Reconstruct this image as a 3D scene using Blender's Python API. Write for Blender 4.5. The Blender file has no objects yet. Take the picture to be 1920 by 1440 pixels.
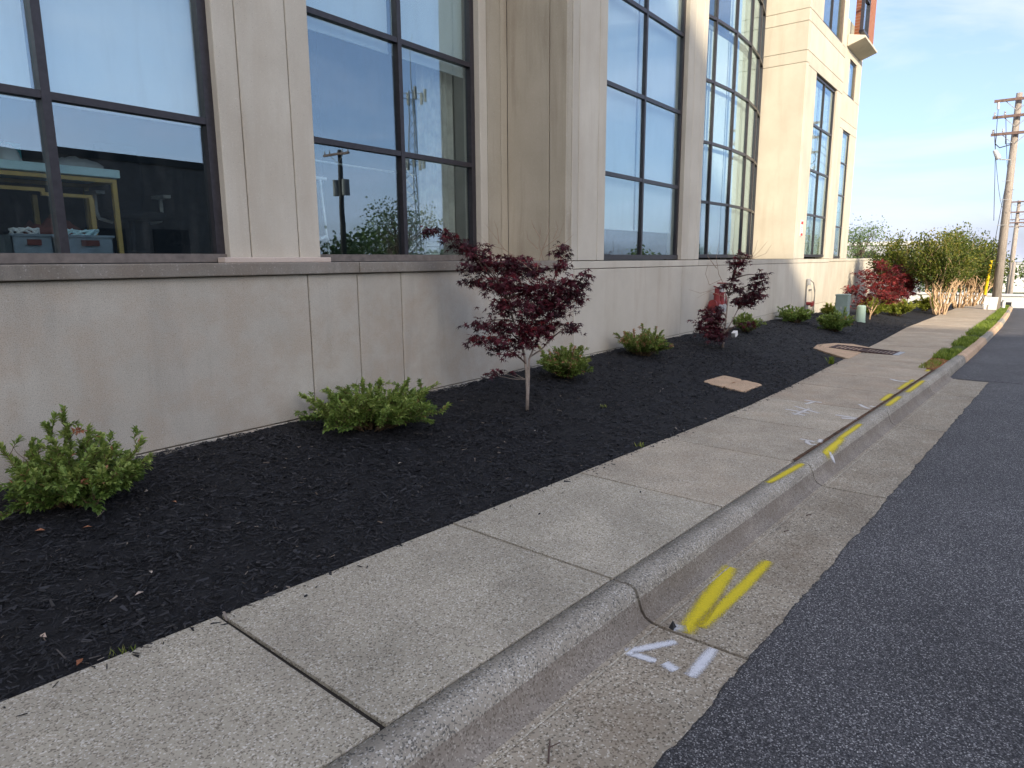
import bpy, math, random
import numpy as np
from mathutils import Vector, Matrix, noise
random.seed(7); rng=np.random.default_rng(7)
scene=bpy.context.scene
col=scene.collection
R_=math.radians
# ------------------------------------------------------------------ camera
YAW=R_(37.031); PITCH=R_(10.433); ROLL=R_(0.37)
Fh=Vector((math.cos(YAW),math.sin(YAW),0)); Rh=Vector((math.sin(YAW),-math.cos(YAW),0)); Uz=Vector((0,0,1))
fw=Fh*math.cos(PITCH)-Uz*math.sin(PITCH); up0=Fh*math.sin(PITCH)+Uz*math.cos(PITCH)
cr=Rh*math.cos(ROLL)-up0*math.sin(ROLL); cu=Rh*math.sin(ROLL)+up0*math.cos(ROLL)
cam=bpy.data.cameras.new('camera'); cam.sensor_width=36; cam.lens=36*1260/1920; cam.clip_start=.05; cam.clip_end=3000
co=bpy.data.objects.new('camera',cam); col.objects.link(co)
m=Matrix((cr,cu,-fw)).transposed().to_4x4(); co.matrix_world=m      # eye at the origin, 1.62 m above the pavement
scene.camera=co
# ------------------------------------------------------------------ sky, sun, exposure
SUN=Vector((-1,-1.12,.57)).normalized()          # towards the sun
EL=math.asin(SUN.z)
w=bpy.data.worlds.new('World'); scene.world=w; w.use_nodes=True
nt=w.node_tree; N=nt.nodes; bg=N['Background']
sky=N.new('ShaderNodeTexSky'); sky.sky_type='NISHITA'; sky.sun_disc=False
sky.sun_elevation=EL; sky.sun_rotation=math.atan2(SUN.x,SUN.y); sky.air_density=.65; sky.dust_density=3.2; sky.ozone_density=1.8; sky.altitude=100
tc=N.new('ShaderNodeTexCoord'); mp=N.new('ShaderNodeMapping'); mp.inputs['Scale'].default_value=(1.2,1.2,4.5); mp.inputs['Rotation'].default_value=(.12,.1,.5)
nz=N.new('ShaderNodeTexNoise'); nz.inputs['Scale'].default_value=2.2; nz.inputs['Detail'].default_value=7; nz.inputs['Roughness'].default_value=.55; nz.inputs['Distortion'].default_value=.4
rp=N.new('ShaderNodeValToRGB'); rp.color_ramp.elements[0].position=.42; rp.color_ramp.elements[0].color=(.16,)*3+(1,); rp.color_ramp.elements[1].position=.68; rp.color_ramp.elements[1].color=(.85,)*3+(1,)
mx=N.new('ShaderNodeMix'); mx.data_type='RGBA'; mx.inputs[7].default_value=(3.0,3.15,3.95,1)      # thin high cloud
L=nt.links
L.new(tc.outputs['Generated'],mp.inputs[0]); L.new(mp.outputs[0],nz.inputs[0]); L.new(nz.outputs[0],rp.inputs[0])
L.new(rp.outputs[0],mx.inputs[0]); L.new(sky.outputs[0],mx.inputs[6]); L.new(mx.outputs[2],bg.inputs[0]); bg.inputs[1].default_value=.12
sl=bpy.data.lights.new('sun','SUN'); sl.energy=2.1; sl.angle=R_(.6); sl.color=(1,.86,.66)
so=bpy.data.objects.new('sun',sl); col.objects.link(so); so.rotation_euler=SUN.to_track_quat('Z','Y').to_euler(); so.location=(0,0,30)
vs=scene.view_settings; vs.view_transform='Standard'; vs.look='None'; vs.gamma=1; vs.use_curve_mapping=False; vs.exposure=1.58
cy=scene.cycles; cy.max_bounces=6; cy.diffuse_bounces=3; cy.glossy_bounces=3; cy.transmission_bounces=4; cy.transparent_max_bounces=12; cy.caustics_reflective=False; cy.caustics_refractive=False; cy.sample_clamp_indirect=8
# ------------------------------------------------------------------ helpers
class MB:
    def __init__(s): s.v=[]; s.f=[]; s.a=[]; s.uv=None
    def quad(s,*p):
        n=len(s.v); s.v+= [tuple(q) for q in p]; s.f.append(tuple(range(n,n+len(p)))); return s
    def box(s,x0,x1,y0,y1,z0,z1):
        n=len(s.v)
        s.v+=[(x0,y0,z0),(x1,y0,z0),(x1,y1,z0),(x0,y1,z0),(x0,y0,z1),(x1,y0,z1),(x1,y1,z1),(x0,y1,z1)]
        s.f+=[tuple(n+i for i in q) for q in ((0,3,2,1),(4,5,6,7),(0,1,5,4),(1,2,6,5),(2,3,7,6),(3,0,4,7))]; return s
    def obox(s,c,ax,ay,az):          # oriented box from centre and three half-axis vectors
        c=Vector(c); ax=Vector(ax); ay=Vector(ay); az=Vector(az); n=len(s.v)
        for k in (-1,1):
            for i,j in ((-1,-1),(1,-1),(1,1),(-1,1)): s.v.append(tuple(c+ax*i+ay*j+az*k))
        s.f+=[tuple(n+i for i in q) for q in ((0,3,2,1),(4,5,6,7),(0,1,5,4),(1,2,6,5),(2,3,7,6),(3,0,4,7))]; return s
    def prism(s,poly,z0,z1):         # poly of (x,y) counter-clockwise
        n=len(s.v); k=len(poly)
        s.v+=[(x,y,z0) for x,y in poly]+[(x,y,z1) for x,y in poly]
        s.f.append(tuple(range(n+k-1,n-1,-1))); s.f.append(tuple(range(n+k,n+2*k)))
        for i in range(k): j=(i+1)%k; s.f.append((n+i,n+j,n+k+j,n+k+i))
        return s
    def tube(s,pts,r,n=8,cap=True):
        pts=[Vector(p) for p in pts]; rs=r if isinstance(r,(list,tuple)) else [r]*len(pts)
        b=len(s.v); u=None
        for i,p in enumerate(pts):
            t=(pts[min(i+1,len(pts)-1)]-pts[max(i-1,0)])
            if t.length<1e-9: t=Vector((0,0,1))
            t.normalize()
            if u is None:
                u=t.orthogonal().normalized()
            else:
                u=(u-t*u.dot(t)); u=u.normalized() if u.length>1e-6 else t.orthogonal().normalized()
            w_=t.cross(u)
            for k in range(n):
                a=2*math.pi*k/n; s.v.append(tuple(p+(u*math.cos(a)+w_*math.sin(a))*rs[i]))
        for i in range(len(pts)-1):
            for k in range(n):
                k2=(k+1)%n; s.f.append((b+i*n+k,b+i*n+k2,b+(i+1)*n+k2,b+(i+1)*n+k))
        if cap:
            s.f.append(tuple(b+k for k in range(n-1,-1,-1))); e=b+(len(pts)-1)*n; s.f.append(tuple(e+k for k in range(n)))
        return s
    def grid(s,rows):                # rows of points -> sheet
        b=len(s.v); k=len(rows[0])
        for r in rows: s.v+= [tuple(p) for p in r]
        for i in range(len(rows)-1):
            for j in range(k-1): a=b+i*k+j; s.f.append((a,a+1,a+k+1,a+k))
        return s
    def build(s,name,mat,parent=None,smooth=False,bevel=0,seg=1):
        me=bpy.data.meshes.new(name); me.from_pydata(s.v,[],s.f); me.materials.append(M[mat])
        if s.a:
            at=me.attributes.new('v','FLOAT','FACE'); at.data.foreach_set('value',s.a)
        if s.uv:
            l=me.uv_layers.new(name='uv'); l.data.foreach_set('uv',[c for p in me.polygons for i in p.vertices for c in s.uv[i]])
        if smooth: me.polygons.foreach_set('use_smooth',[True]*len(me.polygons))
        me.update()
        o=bpy.data.objects.new(name,me); col.objects.link(o)
        if parent: o.parent=parent
        if bevel:
            b=o.modifiers.new('bevel','BEVEL'); b.width=bevel; b.segments=seg; b.limit_method='ANGLE'; b.angle_limit=R_(40)
        return o
def nparr(name,V,F,mat,parent=None,attr=None,smooth=False):    # numpy mesh, faces all the same size
    me=bpy.data.meshes.new(name); k=F.shape[1]
    me.vertices.add(len(V)); me.vertices.foreach_set('co',np.ascontiguousarray(V,dtype=np.float32).ravel())
    me.loops.add(F.size); me.loops.foreach_set('vertex_index',np.ascontiguousarray(F,dtype=np.int32).ravel())
    me.polygons.add(len(F)); me.polygons.foreach_set('loop_start',np.arange(0,F.size,k,dtype=np.int32))
    me.materials.append(M[mat])
    me.update(calc_edges=True)
    if attr is not None:
        at=me.attributes.new('v','FLOAT','FACE'); at.data.foreach_set('value',np.asarray(attr,dtype=np.float32))
    if smooth: me.polygons.foreach_set('use_smooth',[True]*len(F))
    o=bpy.data.objects.new(name,me); col.objects.link(o)
    if parent: o.parent=parent
    return o
def empty(name,loc=(0,0,0)):
    o=bpy.data.objects.new(name,None); o.empty_display_size=.2; col.objects.link(o); o.location=loc; return o
def tag(o,label=None,cat=None,group=None,kind=None):
    for k,v in (('label',label),('category',cat),('group',group),('kind',kind)):
        if v: o[k]=v
    return o
def thing(name,label,cat,group=None): return tag(empty(name),label,cat,group)
# ------------------------------------------------------------------ materials
M={}
def ramp(nt,fac,stops):
    r=nt.nodes.new('ShaderNodeValToRGB'); e=r.color_ramp.elements
    while len(e)<len(stops): e.new(.5)
    for i,(p,c) in enumerate(stops):
        e[i].position=p; e[i].color=tuple(c)+(1,) if hasattr(c,'__len__') else (c,c,c,1)
    nt.links.new(fac,r.inputs[0]); return r.outputs[0]
class G:                                   # small node-graph writer
    def __init__(s,name,rough=.8,spec=.3):
        m=bpy.data.materials.new(name); m.use_nodes=True; s.m=m; s.nt=m.node_tree; s.n=s.nt.nodes; s.l=s.nt.links
        s.b=s.n['Principled BSDF']; s.b.inputs['Roughness'].default_value=rough; s.b.inputs['Specular IOR Level'].default_value=spec
        s.tc=s.n.new('ShaderNodeTexCoord'); M[name]=m
    def map(s,sc=(1,1,1),rot=(0,0,0)):
        n=s.n.new('ShaderNodeMapping'); n.inputs['Scale'].default_value=sc; n.inputs['Rotation'].default_value=rot; s.l.new(s.tc.outputs['Object'],n.inputs[0]); return n.outputs[0]
    def noise(s,scale,detail=4,rough=.55,vec=None,dist=0):
        n=s.n.new('ShaderNodeTexNoise'); n.inputs['Scale'].default_value=scale; n.inputs['Detail'].default_value=detail; n.inputs['Roughness'].default_value=rough; n.inputs['Distortion'].default_value=dist
        s.l.new(vec or s.tc.outputs['Object'],n.inputs[0]); return n.outputs[0]
    def vor(s,scale,out='Color',vec=None,feat='F1'):
        n=s.n.new('ShaderNodeTexVoronoi'); n.feature=feat; n.inputs['Scale'].default_value=scale; s.l.new(vec or s.tc.outputs['Object'],n.inputs[0]); return n.outputs[out]
    def attr(s):
        n=s.n.new('ShaderNodeAttribute'); n.attribute_name='v'; return n.outputs['Fac']
    def rnd(s): return s.n.new('ShaderNodeObjectInfo').outputs['Random']
    def ramp(s,f,st): return ramp(s.nt,f,st)
    def mix(s,f,a,b,mode='MIX'):
        n=s.n.new('ShaderNodeMix'); n.data_type='RGBA'; n.blend_type=mode
        for i,x in ((0,f),(6,a),(7,b)):
            if hasattr(x,'node'): s.l.new(x,n.inputs[i])
            elif i==0: n.inputs[0].default_value=x
            else: n.inputs[i].default_value=tuple(x)+(1,) if hasattr(x,'__len__') else (x,x,x,1)
        return n.outputs[2]
    def math(s,op,a,b=0):
        n=s.n.new('ShaderNodeMath'); n.operation=op
        for i,x in enumerate((a,b)):
            if hasattr(x,'node'): s.l.new(x,n.inputs[i])
            else: n.inputs[i].default_value=x
        return n.outputs[0]
    def col(s,c):
        if hasattr(c,'node'): s.l.new(c,s.b.inputs['Base Color'])
        else: s.b.inputs['Base Color'].default_value=tuple(c)+(1,)
        return s
    def bump(s,h,strength=.3,dist=.01):
        n=s.n.new('ShaderNodeBump'); n.inputs['Strength'].default_value=strength; n.inputs['Distance'].default_value=dist; s.l.new(h,n.inputs['Height']); s.l.new(n.outputs[0],s.b.inputs['Normal']); return s
    def trans(s,w,c):                       # thin-leaf translucency
        t=s.n.new('ShaderNodeBsdfTranslucent'); s.l.new(c,t.inputs[0]); mx=s.n.new('ShaderNodeMixShader'); mx.inputs[0].default_value=w
        s.l.new(s.b.outputs[0],mx.inputs[1]); s.l.new(t.outputs[0],mx.inputs[2]); s.l.new(mx.outputs[0],s.n['Material Output'].inputs[0])
def plain(name,c,rough=.6,var=.12,scale=14,spec=.3,metal=0):
    g=G(name,rough,spec); f=g.noise(scale,5); lo=tuple(x*(1-var) for x in c); hi=tuple(min(1,x*(1+var)) for x in c)
    g.col(g.ramp(f,[(.3,lo),(.7,hi)])); g.b.inputs['Metallic'].default_value=metal; g.bump(g.noise(scale*6,3),.08,.004); return g
def concrete(name,lo,hi,stain,amt,pit=.5):
    g=G(name,.85,.25)
    a=g.noise(1.1,6,.6); base=g.ramp(a,[(.3,lo),(.7,hi)])
    st=g.noise(1.6,5,.6,g.map((2.2,2.2,.28)),.5)          # rain streaks run down the face
    base=g.mix(g.ramp(st,[(.50,0),(.80,amt)]),base,stain)
    if pit>.8: base=g.mix(g.ramp(g.noise(3.3,6,.7),[(.42,0),(.62,.55)]),base,tuple(x*y for x,y in zip(lo,(1.0,.88,.80))))
    sp=g.noise(160,2,.5); base=g.mix(g.ramp(sp,[(.36,.35*pit),(.5,0)]),base,(.12,.11,.10))
    base=g.mix(g.ramp(g.noise(60,2,.5),[(.62,0),(.72,.25)]),base,(.75,.72,.68))
    pt=g.vor(38,'Distance'); hole=g.math('MULTIPLY',g.ramp(pt,[(.07,1),(.12,0)]),g.ramp(g.noise(9,2),[(.54,0),(.58,1)]))
    base=g.mix(g.math('MULTIPLY',hole,.75),base,(.10,.09,.08))
    rn=g.ramp(g.rnd(),[(0,.93),(1,1.05)]); base=g.mix(1,base,rn,'MULTIPLY')
    g.col(base); g.bump(g.mix(.5,g.noise(120,4),g.noise(12,3)),.16,.006)
concrete('precast',(.53,.485,.395),(.63,.585,.485),(.42,.335,.24),.42,.35)
concrete('precast_stained',(.42,.375,.285),(.51,.46,.36),(.26,.205,.145),.75,.5)
concrete('precast_weathered',(.47,.435,.36),(.60,.555,.465),(.27,.24,.205),.45,1.2)
concrete('sill_stone',(.24,.215,.175),(.36,.325,.275),(.14,.125,.10),.7,1)
concrete('painted_ledge',(.58,.48,.40),(.64,.54,.46),(.5,.36,.28),.3,.2)
plain('joint',(.16,.13,.10),.9); plain('joint_dark',(.035,.03,.026),.95)
def aggregate(name,dark,mid,light,stain=None,amt=.4,scale=150):
    g=G(name,.9,.2)
    c=g.vor(scale,'Color'); sep=g.n.new('ShaderNodeSeparateColor'); g.l.new(c,sep.inputs[0])
    base=g.ramp(sep.outputs[0],[(0,dark),(.13,dark),(.22,mid),(.84,mid),(.94,light),(1,light)])
    base=g.mix(.25,base,g.ramp(g.noise(70,4),[(.3,tuple(x*.8 for x in mid)),(.7,tuple(x*1.12 for x in mid))]))
    cloud=g.ramp(g.noise(1.7,5,.6),[(.3,.80),(.7,1.14)]); base=g.mix(1,base,cloud,'MULTIPLY')
    if stain: base=g.mix(g.ramp(g.noise(2.6,6,.65),[(.45,0),(.75,amt)]),base,stain)
    base=g.mix(1,base,g.ramp(g.rnd(),[(0,.92),(1,1.06)]),'MULTIPLY')
    g.col(base); g.bump(g.mix(.5,g.vor(scale,'Distance'),g.noise(220,3)),.45,.004)
aggregate('pavement',(.15,.13,.095),(.43,.385,.295),(.70,.66,.57),(.27,.235,.185),.35)
aggregate('pavement_warm',(.19,.14,.105),(.46,.385,.285),(.68,.61,.50),(.44,.31,.205),.45)
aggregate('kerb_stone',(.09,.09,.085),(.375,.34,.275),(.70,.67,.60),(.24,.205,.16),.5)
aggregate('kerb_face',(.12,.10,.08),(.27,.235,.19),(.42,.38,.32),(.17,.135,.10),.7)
aggregate('gutter_pan',(.09,.075,.055),(.37,.32,.24),(.70,.65,.54),(.23,.17,.11),.55,130)
aggregate('pavement_tan',(.16,.135,.105),(.445,.385,.29),(.69,.64,.54),(.39,.295,.20),.4)
aggregate('apron_stone',(.26,.19,.13),(.60,.42,.27),(.70,.55,.40),(.46,.30,.19),.4)
g=G('asphalt',.85,.35)
c=g.vor(190,'Color'); sp=g.n.new('ShaderNodeSeparateColor'); g.l.new(c,sp.inputs[0])
b=g.ramp(sp.outputs[0],[(0,(.02,.02,.023)),(.5,(.068,.066,.067)),(.82,(.122,.119,.120)),(.92,(.25,.245,.24)),(1,(.46,.45,.43))])
b=g.mix(1,b,g.ramp(g.noise(.7,6,.6),[(.3,.74),(.7,1.2)]),'MULTIPLY'); b=g.mix(g.ramp(g.noise(2.2,6,.7,g.map((.35,1.6,1))),[(.6,0),(.8,.35)]),b,(.03,.03,.032)); g.col(b); g.bump(g.mix(.6,g.vor(190,'Distance'),g.noise(300,2)),.7,.005)
g=G('mulch',.8,.35); b=g.ramp(g.noise(55,5,.6,g.map((1,2.2,1))),[(.3,(.005,.005,.006)),(.6,(.014,.014,.016)),(.8,(.03,.03,.033))]); g.col(b); g.bump(g.noise(60,6,.7,g.map((1,2.4,1))),.9,.02)
g=G('mulch_chip',.65,.45); b=g.ramp(g.attr(),[(0,(.005,.005,.006)),(.6,(.013,.013,.015)),(.93,(.026,.026,.029)),(.992,(.045,.042,.04)),(.996,(.12,.09,.065)),(1,(.26,.22,.18))]); g.col(b)
g=G('soil',.95,.1); g.col(g.ramp(g.noise(9,6,.7),[(.3,(.10,.045,.02)),(.55,(.30,.13,.055)),(.75,(.40,.21,.11))])); g.bump(g.noise(30,5),.9,.03)
g=G('soil_damp',.95,.1); g.col(g.ramp(g.noise(7,6,.7),[(.35,(.05,.035,.025)),(.6,(.15,.085,.05)),(.8,(.26,.15,.09))])); g.bump(g.noise(30,5),.9,.02)
g=G('turf_ground',.95,.1); g.col(g.ramp(g.noise(3,6,.7),[(.3,(.045,.06,.015)),(.6,(.09,.12,.025)),(.8,(.16,.14,.06))]))
g=G('terrain',.95,.1); g.col(g.ramp(g.noise(.12,6,.6),[(.3,(.05,.075,.025)),(.6,(.09,.11,.045)),(.8,(.15,.14,.09))]))
plain('frame',(.030,.026,.030),.38,.3,20,.5); plain('frame_brown',(.17,.145,.125),.5,.25,12,.4)
def glass(name,tint,ior,w=.0012):
    g=G(name); n=g.n; tr=n.new('ShaderNodeBsdfTransparent'); tr.inputs[0].default_value=tint+(1,)
    gl=n.new('ShaderNodeBsdfGlossy'); gl.inputs['Roughness'].default_value=.0; gl.inputs[0].default_value=(.74,.90,1,1)
    lw=n.new('ShaderNodeLayerWeight'); fr=g.math('ADD',ior,g.math('MULTIPLY',g.math('POWER',lw.outputs['Facing'],4.0),.75)).node
    bp=n.new('ShaderNodeBump'); bp.inputs['Strength'].default_value=.12; bp.inputs['Distance'].default_value=w*3; g.l.new(g.noise(1.3,2),bp.inputs['Height']); g.l.new(bp.outputs[0],gl.inputs['Normal'])
    dirt=n.new('ShaderNodeBsdfDiffuse'); dirt.inputs[0].default_value=(.5,.5,.47,1)
    ms=n.new('ShaderNodeMixShader'); g.l.new(fr.outputs[0],ms.inputs[0]); g.l.new(tr.outputs[0],ms.inputs[1]); g.l.new(gl.outputs[0],ms.inputs[2])
    m2=n.new('ShaderNodeMixShader'); g.l.new(g.ramp(g.noise(2,5,.6,g.map((4,4,.5))),[(.5,0),(.8,.03)]),m2.inputs[0]); g.l.new(ms.outputs[0],m2.inputs[1]); g.l.new(dirt.outputs[0],m2.inputs[2])
    g.l.new(m2.outputs[0],n['Material Output'].inputs[0])
glass('glass',(.92,.98,.985),.19)
plain('blind',(.82,.86,.84),.9,.04,2); plain('blind_reflection',(.74,.71,.56),.9,.05,3); plain('curtain',(.46,.43,.36),.9,.25,6)
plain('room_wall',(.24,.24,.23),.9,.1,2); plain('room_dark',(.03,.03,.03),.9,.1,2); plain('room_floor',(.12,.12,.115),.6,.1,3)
plain('gold',(.50,.33,.09),.35,.15,8,.5); plain('white_plastic',(.8,.82,.8),.4,.05,6,.5); plain('pale_blue',(.62,.86,.90),.5,.05,4)
plain('black_fabric',(.012,.013,.018),.9,.3,9); plain('grey_plastic',(.42,.43,.42),.45,.1,9,.5); plain('clear_bin',(.22,.27,.31),.3,.15,9,.5); plain('maroon',(.14,.04,.03),.8,.2,9)
plain('teal',(.10,.42,.45),.5); plain('wicker',(.20,.12,.05),.8,.4,40)
plain('red_paint',(.22,.028,.028),.45,.25,12,.45); plain('sign_white',(.8,.78,.74),.5,.04); plain('sign_red',(.55,.05,.06),.5,.05); plain('sign_ink',(.35,.33,.32),.6,.05)
plain('galvanised',(.36,.37,.37),.45,.15,18,.5); plain('ped_green',(.23,.30,.27),.55,.08,5,.4); plain('ped_pale',(.36,.48,.40),.55,.06,5,.4); plain('conduit_grey',(.17,.17,.165),.6,.15,12); plain('rust',(.075,.045,.04),.8,.3,30)
plain('pale_white',(.78,.77,.74),.6,.06,5); plain('yellow_plastic',(.75,.55,.02),.45,.08,6,.4)
g=G('pole_wood',.85,.2); g.col(g.ramp(g.noise(5,5,.6,g.map((9,9,.35))),[(.3,(.22,.19,.165)),(.6,(.38,.335,.29)),(.8,(.47,.42,.37))])); g.bump(g.noise(6,4,.6,g.map((14,14,.4))),.5,.01)
plain('arm_wood',(.17,.115,.10),.85,.25,10); plain('wire',(.03,.03,.035),.6); plain('insulator',(.50,.50,.52),.3,.1,10,.5)
g=G('brick',.85,.2); bt=g.n.new('ShaderNodeTexBrick'); bt.inputs['Color1'].default_value=(.34,.11,.055,1); bt.inputs['Color2'].default_value=(.27,.085,.045,1); bt.inputs['Mortar'].default_value=(.42,.33,.26,1); bt.inputs['Scale'].default_value=4.4
g.l.new(g.map((1,1,1),(R_(90),0,R_(90))),bt.inputs[0]); g.col(bt.outputs[0])
plain('far_white',(.66,.65,.63),.8,.06,1); plain('far_grey',(.38,.39,.40),.8,.1,1); plain('far_dark',(.03,.03,.03),.8); plain('far_tan',(.55,.48,.40),.85,.1,1); plain('car_red',(.28,.03,.025),.3,.1,3,.5); plain('rubber',(.02,.02,.02),.8)
plain('dark_brick',(.11,.095,.085),.9,.2,2); plain('boulder',(.55,.35,.25),.9,.2,5)
def leaf(name,stops,tw=.3,rough=.5,spec=.35):
    g=G(name,rough,spec); c=g.ramp(g.attr(),stops); c=g.mix(1,c,g.ramp(g.rnd(),[(0,.9),(1,1.1)]),'MULTIPLY'); g.col(c); g.trans(tw,c)
leaf('shrub_leaf',[(0,(.04,.085,.02)),(.35,(.11,.19,.038)),(.7,(.235,.325,.07)),(.955,(.40,.46,.13)),(.965,(.42,.16,.08)),(1,(.50,.24,.13))],.28)
leaf('shrub_leaf_red',[(0,(.05,.095,.022)),(.35,(.14,.22,.045)),(.75,(.28,.36,.08)),(.86,(.38,.42,.13)),(.88,(.46,.20,.10)),(1,(.55,.30,.18))],.28)
leaf('shrub_leaf_sun',[(0,(.09,.13,.02)),(.5,(.20,.24,.035)),(1,(.34,.34,.06))],.3)  # shrubs in the sun: its yellow light is put into the leaf colour
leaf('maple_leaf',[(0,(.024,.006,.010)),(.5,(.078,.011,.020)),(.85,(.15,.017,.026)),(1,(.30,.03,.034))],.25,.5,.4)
leaf('maple_leaf_sun',[(0,(.08,.012,.014)),(.5,(.19,.022,.024)),(1,(.34,.055,.045))],.35,.5,.35)  # lit copy of the maple leaf, sunlight put into the colour
leaf('myrtle_leaf',[(0,(.025,.05,.008)),(.4,(.09,.125,.018)),(.75,(.20,.20,.028)),(1,(.34,.26,.04))],.3)
leaf('far_leaf',[(0,(.04,.075,.02)),(.5,(.08,.13,.03)),(1,(.15,.19,.05))],.3)
leaf('pale_leaf',[(0,(.10,.17,.05)),(.6,(.20,.28,.11)),(1,(.36,.40,.24))],.35)
leaf('grass_blade',[(0,(.08,.13,.015)),(.5,(.20,.28,.035)),(.85,(.34,.38,.07)),(1,(.52,.47,.20))],.3)
leaf('litter',[(0,(.30,.11,.05)),(.5,(.45,.22,.12)),(1,(.55,.48,.40))],.1)
plain('bark',(.11,.075,.06),.9,.3,25); plain('bark_pale',(.30,.25,.21),.9,.25,22); plain('bark_tan',(.50,.35,.21),.85,.25,14); plain('stem',(.13,.09,.05),.9,.3,30); plain('twig_bare',(.34,.24,.17),.9,.2,20)
def paint(name,c):                          # sprayed paint, soft at the rim
    g=G(name,.7,.3); uv=g.n.new('ShaderNodeUVMap'); sx=g.n.new('ShaderNodeSeparateXYZ'); g.l.new(uv.outputs[0],sx.inputs[0])
    def rim(o,p): return g.math('POWER',g.math('SUBTRACT',1,g.math('ABSOLUTE',g.math('SUBTRACT',g.math('MULTIPLY',o,2),1))),p)
    e=g.math('MULTIPLY',rim(sx.outputs[0],.75),rim(sx.outputs[1],.14))
    a=g.math('ADD',g.math('MULTIPLY',e,1.45),g.math('MULTIPLY',g.math('SUBTRACT',g.noise(190,5,.75),.5),3.2))
    a=g.ramp(a,[(.30,0),(.95,.9)])
    g.col(g.ramp(g.noise(90,3),[(.3,tuple(x*.8 for x in c)),(.7,c)])); g.l.new(a,g.b.inputs['Alpha'])
paint('paint_yellow',(.80,.64,.02)); paint('paint_white',(.80,.81,.83)); paint('paint_faint',(.80,.77,.72))
# ------------------------------------------------------------------ ground shape (s along the street, c across it)
SX,SY=.99865,-.0520
def P(s,c,z=0): return (s*SX-c*SY, s*SY+c*SX, z)
def SC(x,y): return x*SX+y*SY, -x*SY+y*SX
def ip(x,T): return float(np.interp(x,[p[0] for p in T],[p[1] for p in T]))
ZS=[(-60,-.47),(40,-2.388),(46,-2.62),(60,-3.5),(90,-4.6),(150,-5.5),(900,-6.5)]
CK=[(-60,1.735),(13,1.735),(17.8,1.77),(21.1,1.84),(27.2,2.0),(35,2.31),(40,2.55),(60,3.6)]
CI=[(-60,2.95),(8,2.95),(10,3.05),(14,3.3),(17.7,3.5),(23,3.87),(30,4.1),(40,4.45),(60,5.4)]
CO=[(-60,1.747),(13,1.747),(13.8,1.95),(16,2.04),(19,2.08),(24,2.25),(28.5,2.38),(32,2.47),(40,2.75),(60,3.8)]
ZW=[(-10,-1.45),(10,-1.46),(13,-1.48),(18,-1.6),(24,-1.75),(35,-2.2),(60,-3.5)]
zs=lambda s: ip(s,ZS); ck=lambda s: ip(s,CK); ci=lambda s: ip(s,CI); cof=lambda s: ip(s,CO)
def nz3(x,y,z=0): return noise.noise(Vector((x,y,z)))
def gz(x,y):                                # planting bed
    s,c=SC(x,y); z0=zs(s); c0=ci(s)+.02; cw=5.25*SX-x*SY
    t=min(1,max(0,(c-c0)/max(.1,cw-c0))); t=t*t*(3-2*t)
    return z0-.012+(max(ip(x,ZW),z0)-z0)*t
def span(a,b,st): n=max(1,int(round((b-a)/st))); return [a+(b-a)*i/n for i in range(n+1)]
KP=[(1.735,0),(1.65,.002),(1.628,-.002),(1.609,-.012),(1.597,-.03),(1.583,-.065),(1.562,-.122),(1.54,-.152),(1.50,-.168),(1.45,-.174),(1.2,-.173),(.985,-.170)]
def pave_z(s,c):                            # top of pavement, kerb, gutter, road
    if c>=1.735: return zs(s)
    if s>13.6: return zs(s)-.15
    return zs(s)+ip(c,[(a,b) for a,b in KP[::-1]])
# terrain
SS=[-900,-400,-200,-100,-60,-30,-10,0,10,20,30,40,46,60,90,150,300,900]; CC=[-900,-400,-200,-100,-50,-30,-18,-12,-9.2,-4,3,8,14,30,60,120,300,900]
mb=MB(); mb.grid([[P(s,c,zs(s)-.42+(.3 if c<-9 else 0)+(0 if abs(c)<100 else -.002*abs(c))) for c in CC] for s in SS])
tag(mb.build('ground','terrain',smooth=True),kind='structure')
# road with a ragged asphalt edge
def redge(s):
    j=.014*nz3(s*9,1.3)+.010*nz3(s*31,4.1)+.012*nz3(s*2.3,7)
    return 1.0+j if s<13.55 else ck(s)-.165+j*.4
sv=span(-30,0,1)+span(.02,14,.025)+span(14.1,42,.2)+span(42.5,60,1)+span(65,150,8)
mb=MB(); rows=[]
for s in sv:
    e=redge(s); z=zs(s); zr=-.163+.038*min(1,max(0,(s-14)/5))
    rows.append([P(s,e,z+zr-.05),P(s,e-.002,z+zr-.006),P(s,e-.02,z+zr)]+[P(s,cc,z+zr+.018*min(e-cc,9+cc+.01) ) for cc in (e-.4,e-1.2,e-2.5,-3.5,-6,-9)])
mb.grid(rows); road=tag(mb.build('road','asphalt',smooth=True),kind='structure')
# opposite pavement
mb=MB(); mb.grid([[P(s,-9.0,zs(s)-.16),P(s,-9.01,zs(s)),P(s,-10.6,zs(s)+.02),P(s,-10.62,zs(s)-.2)] for s in span(-40,60,4)])
tag(mb.build('far_pavement','pavement'),kind='structure')
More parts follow.
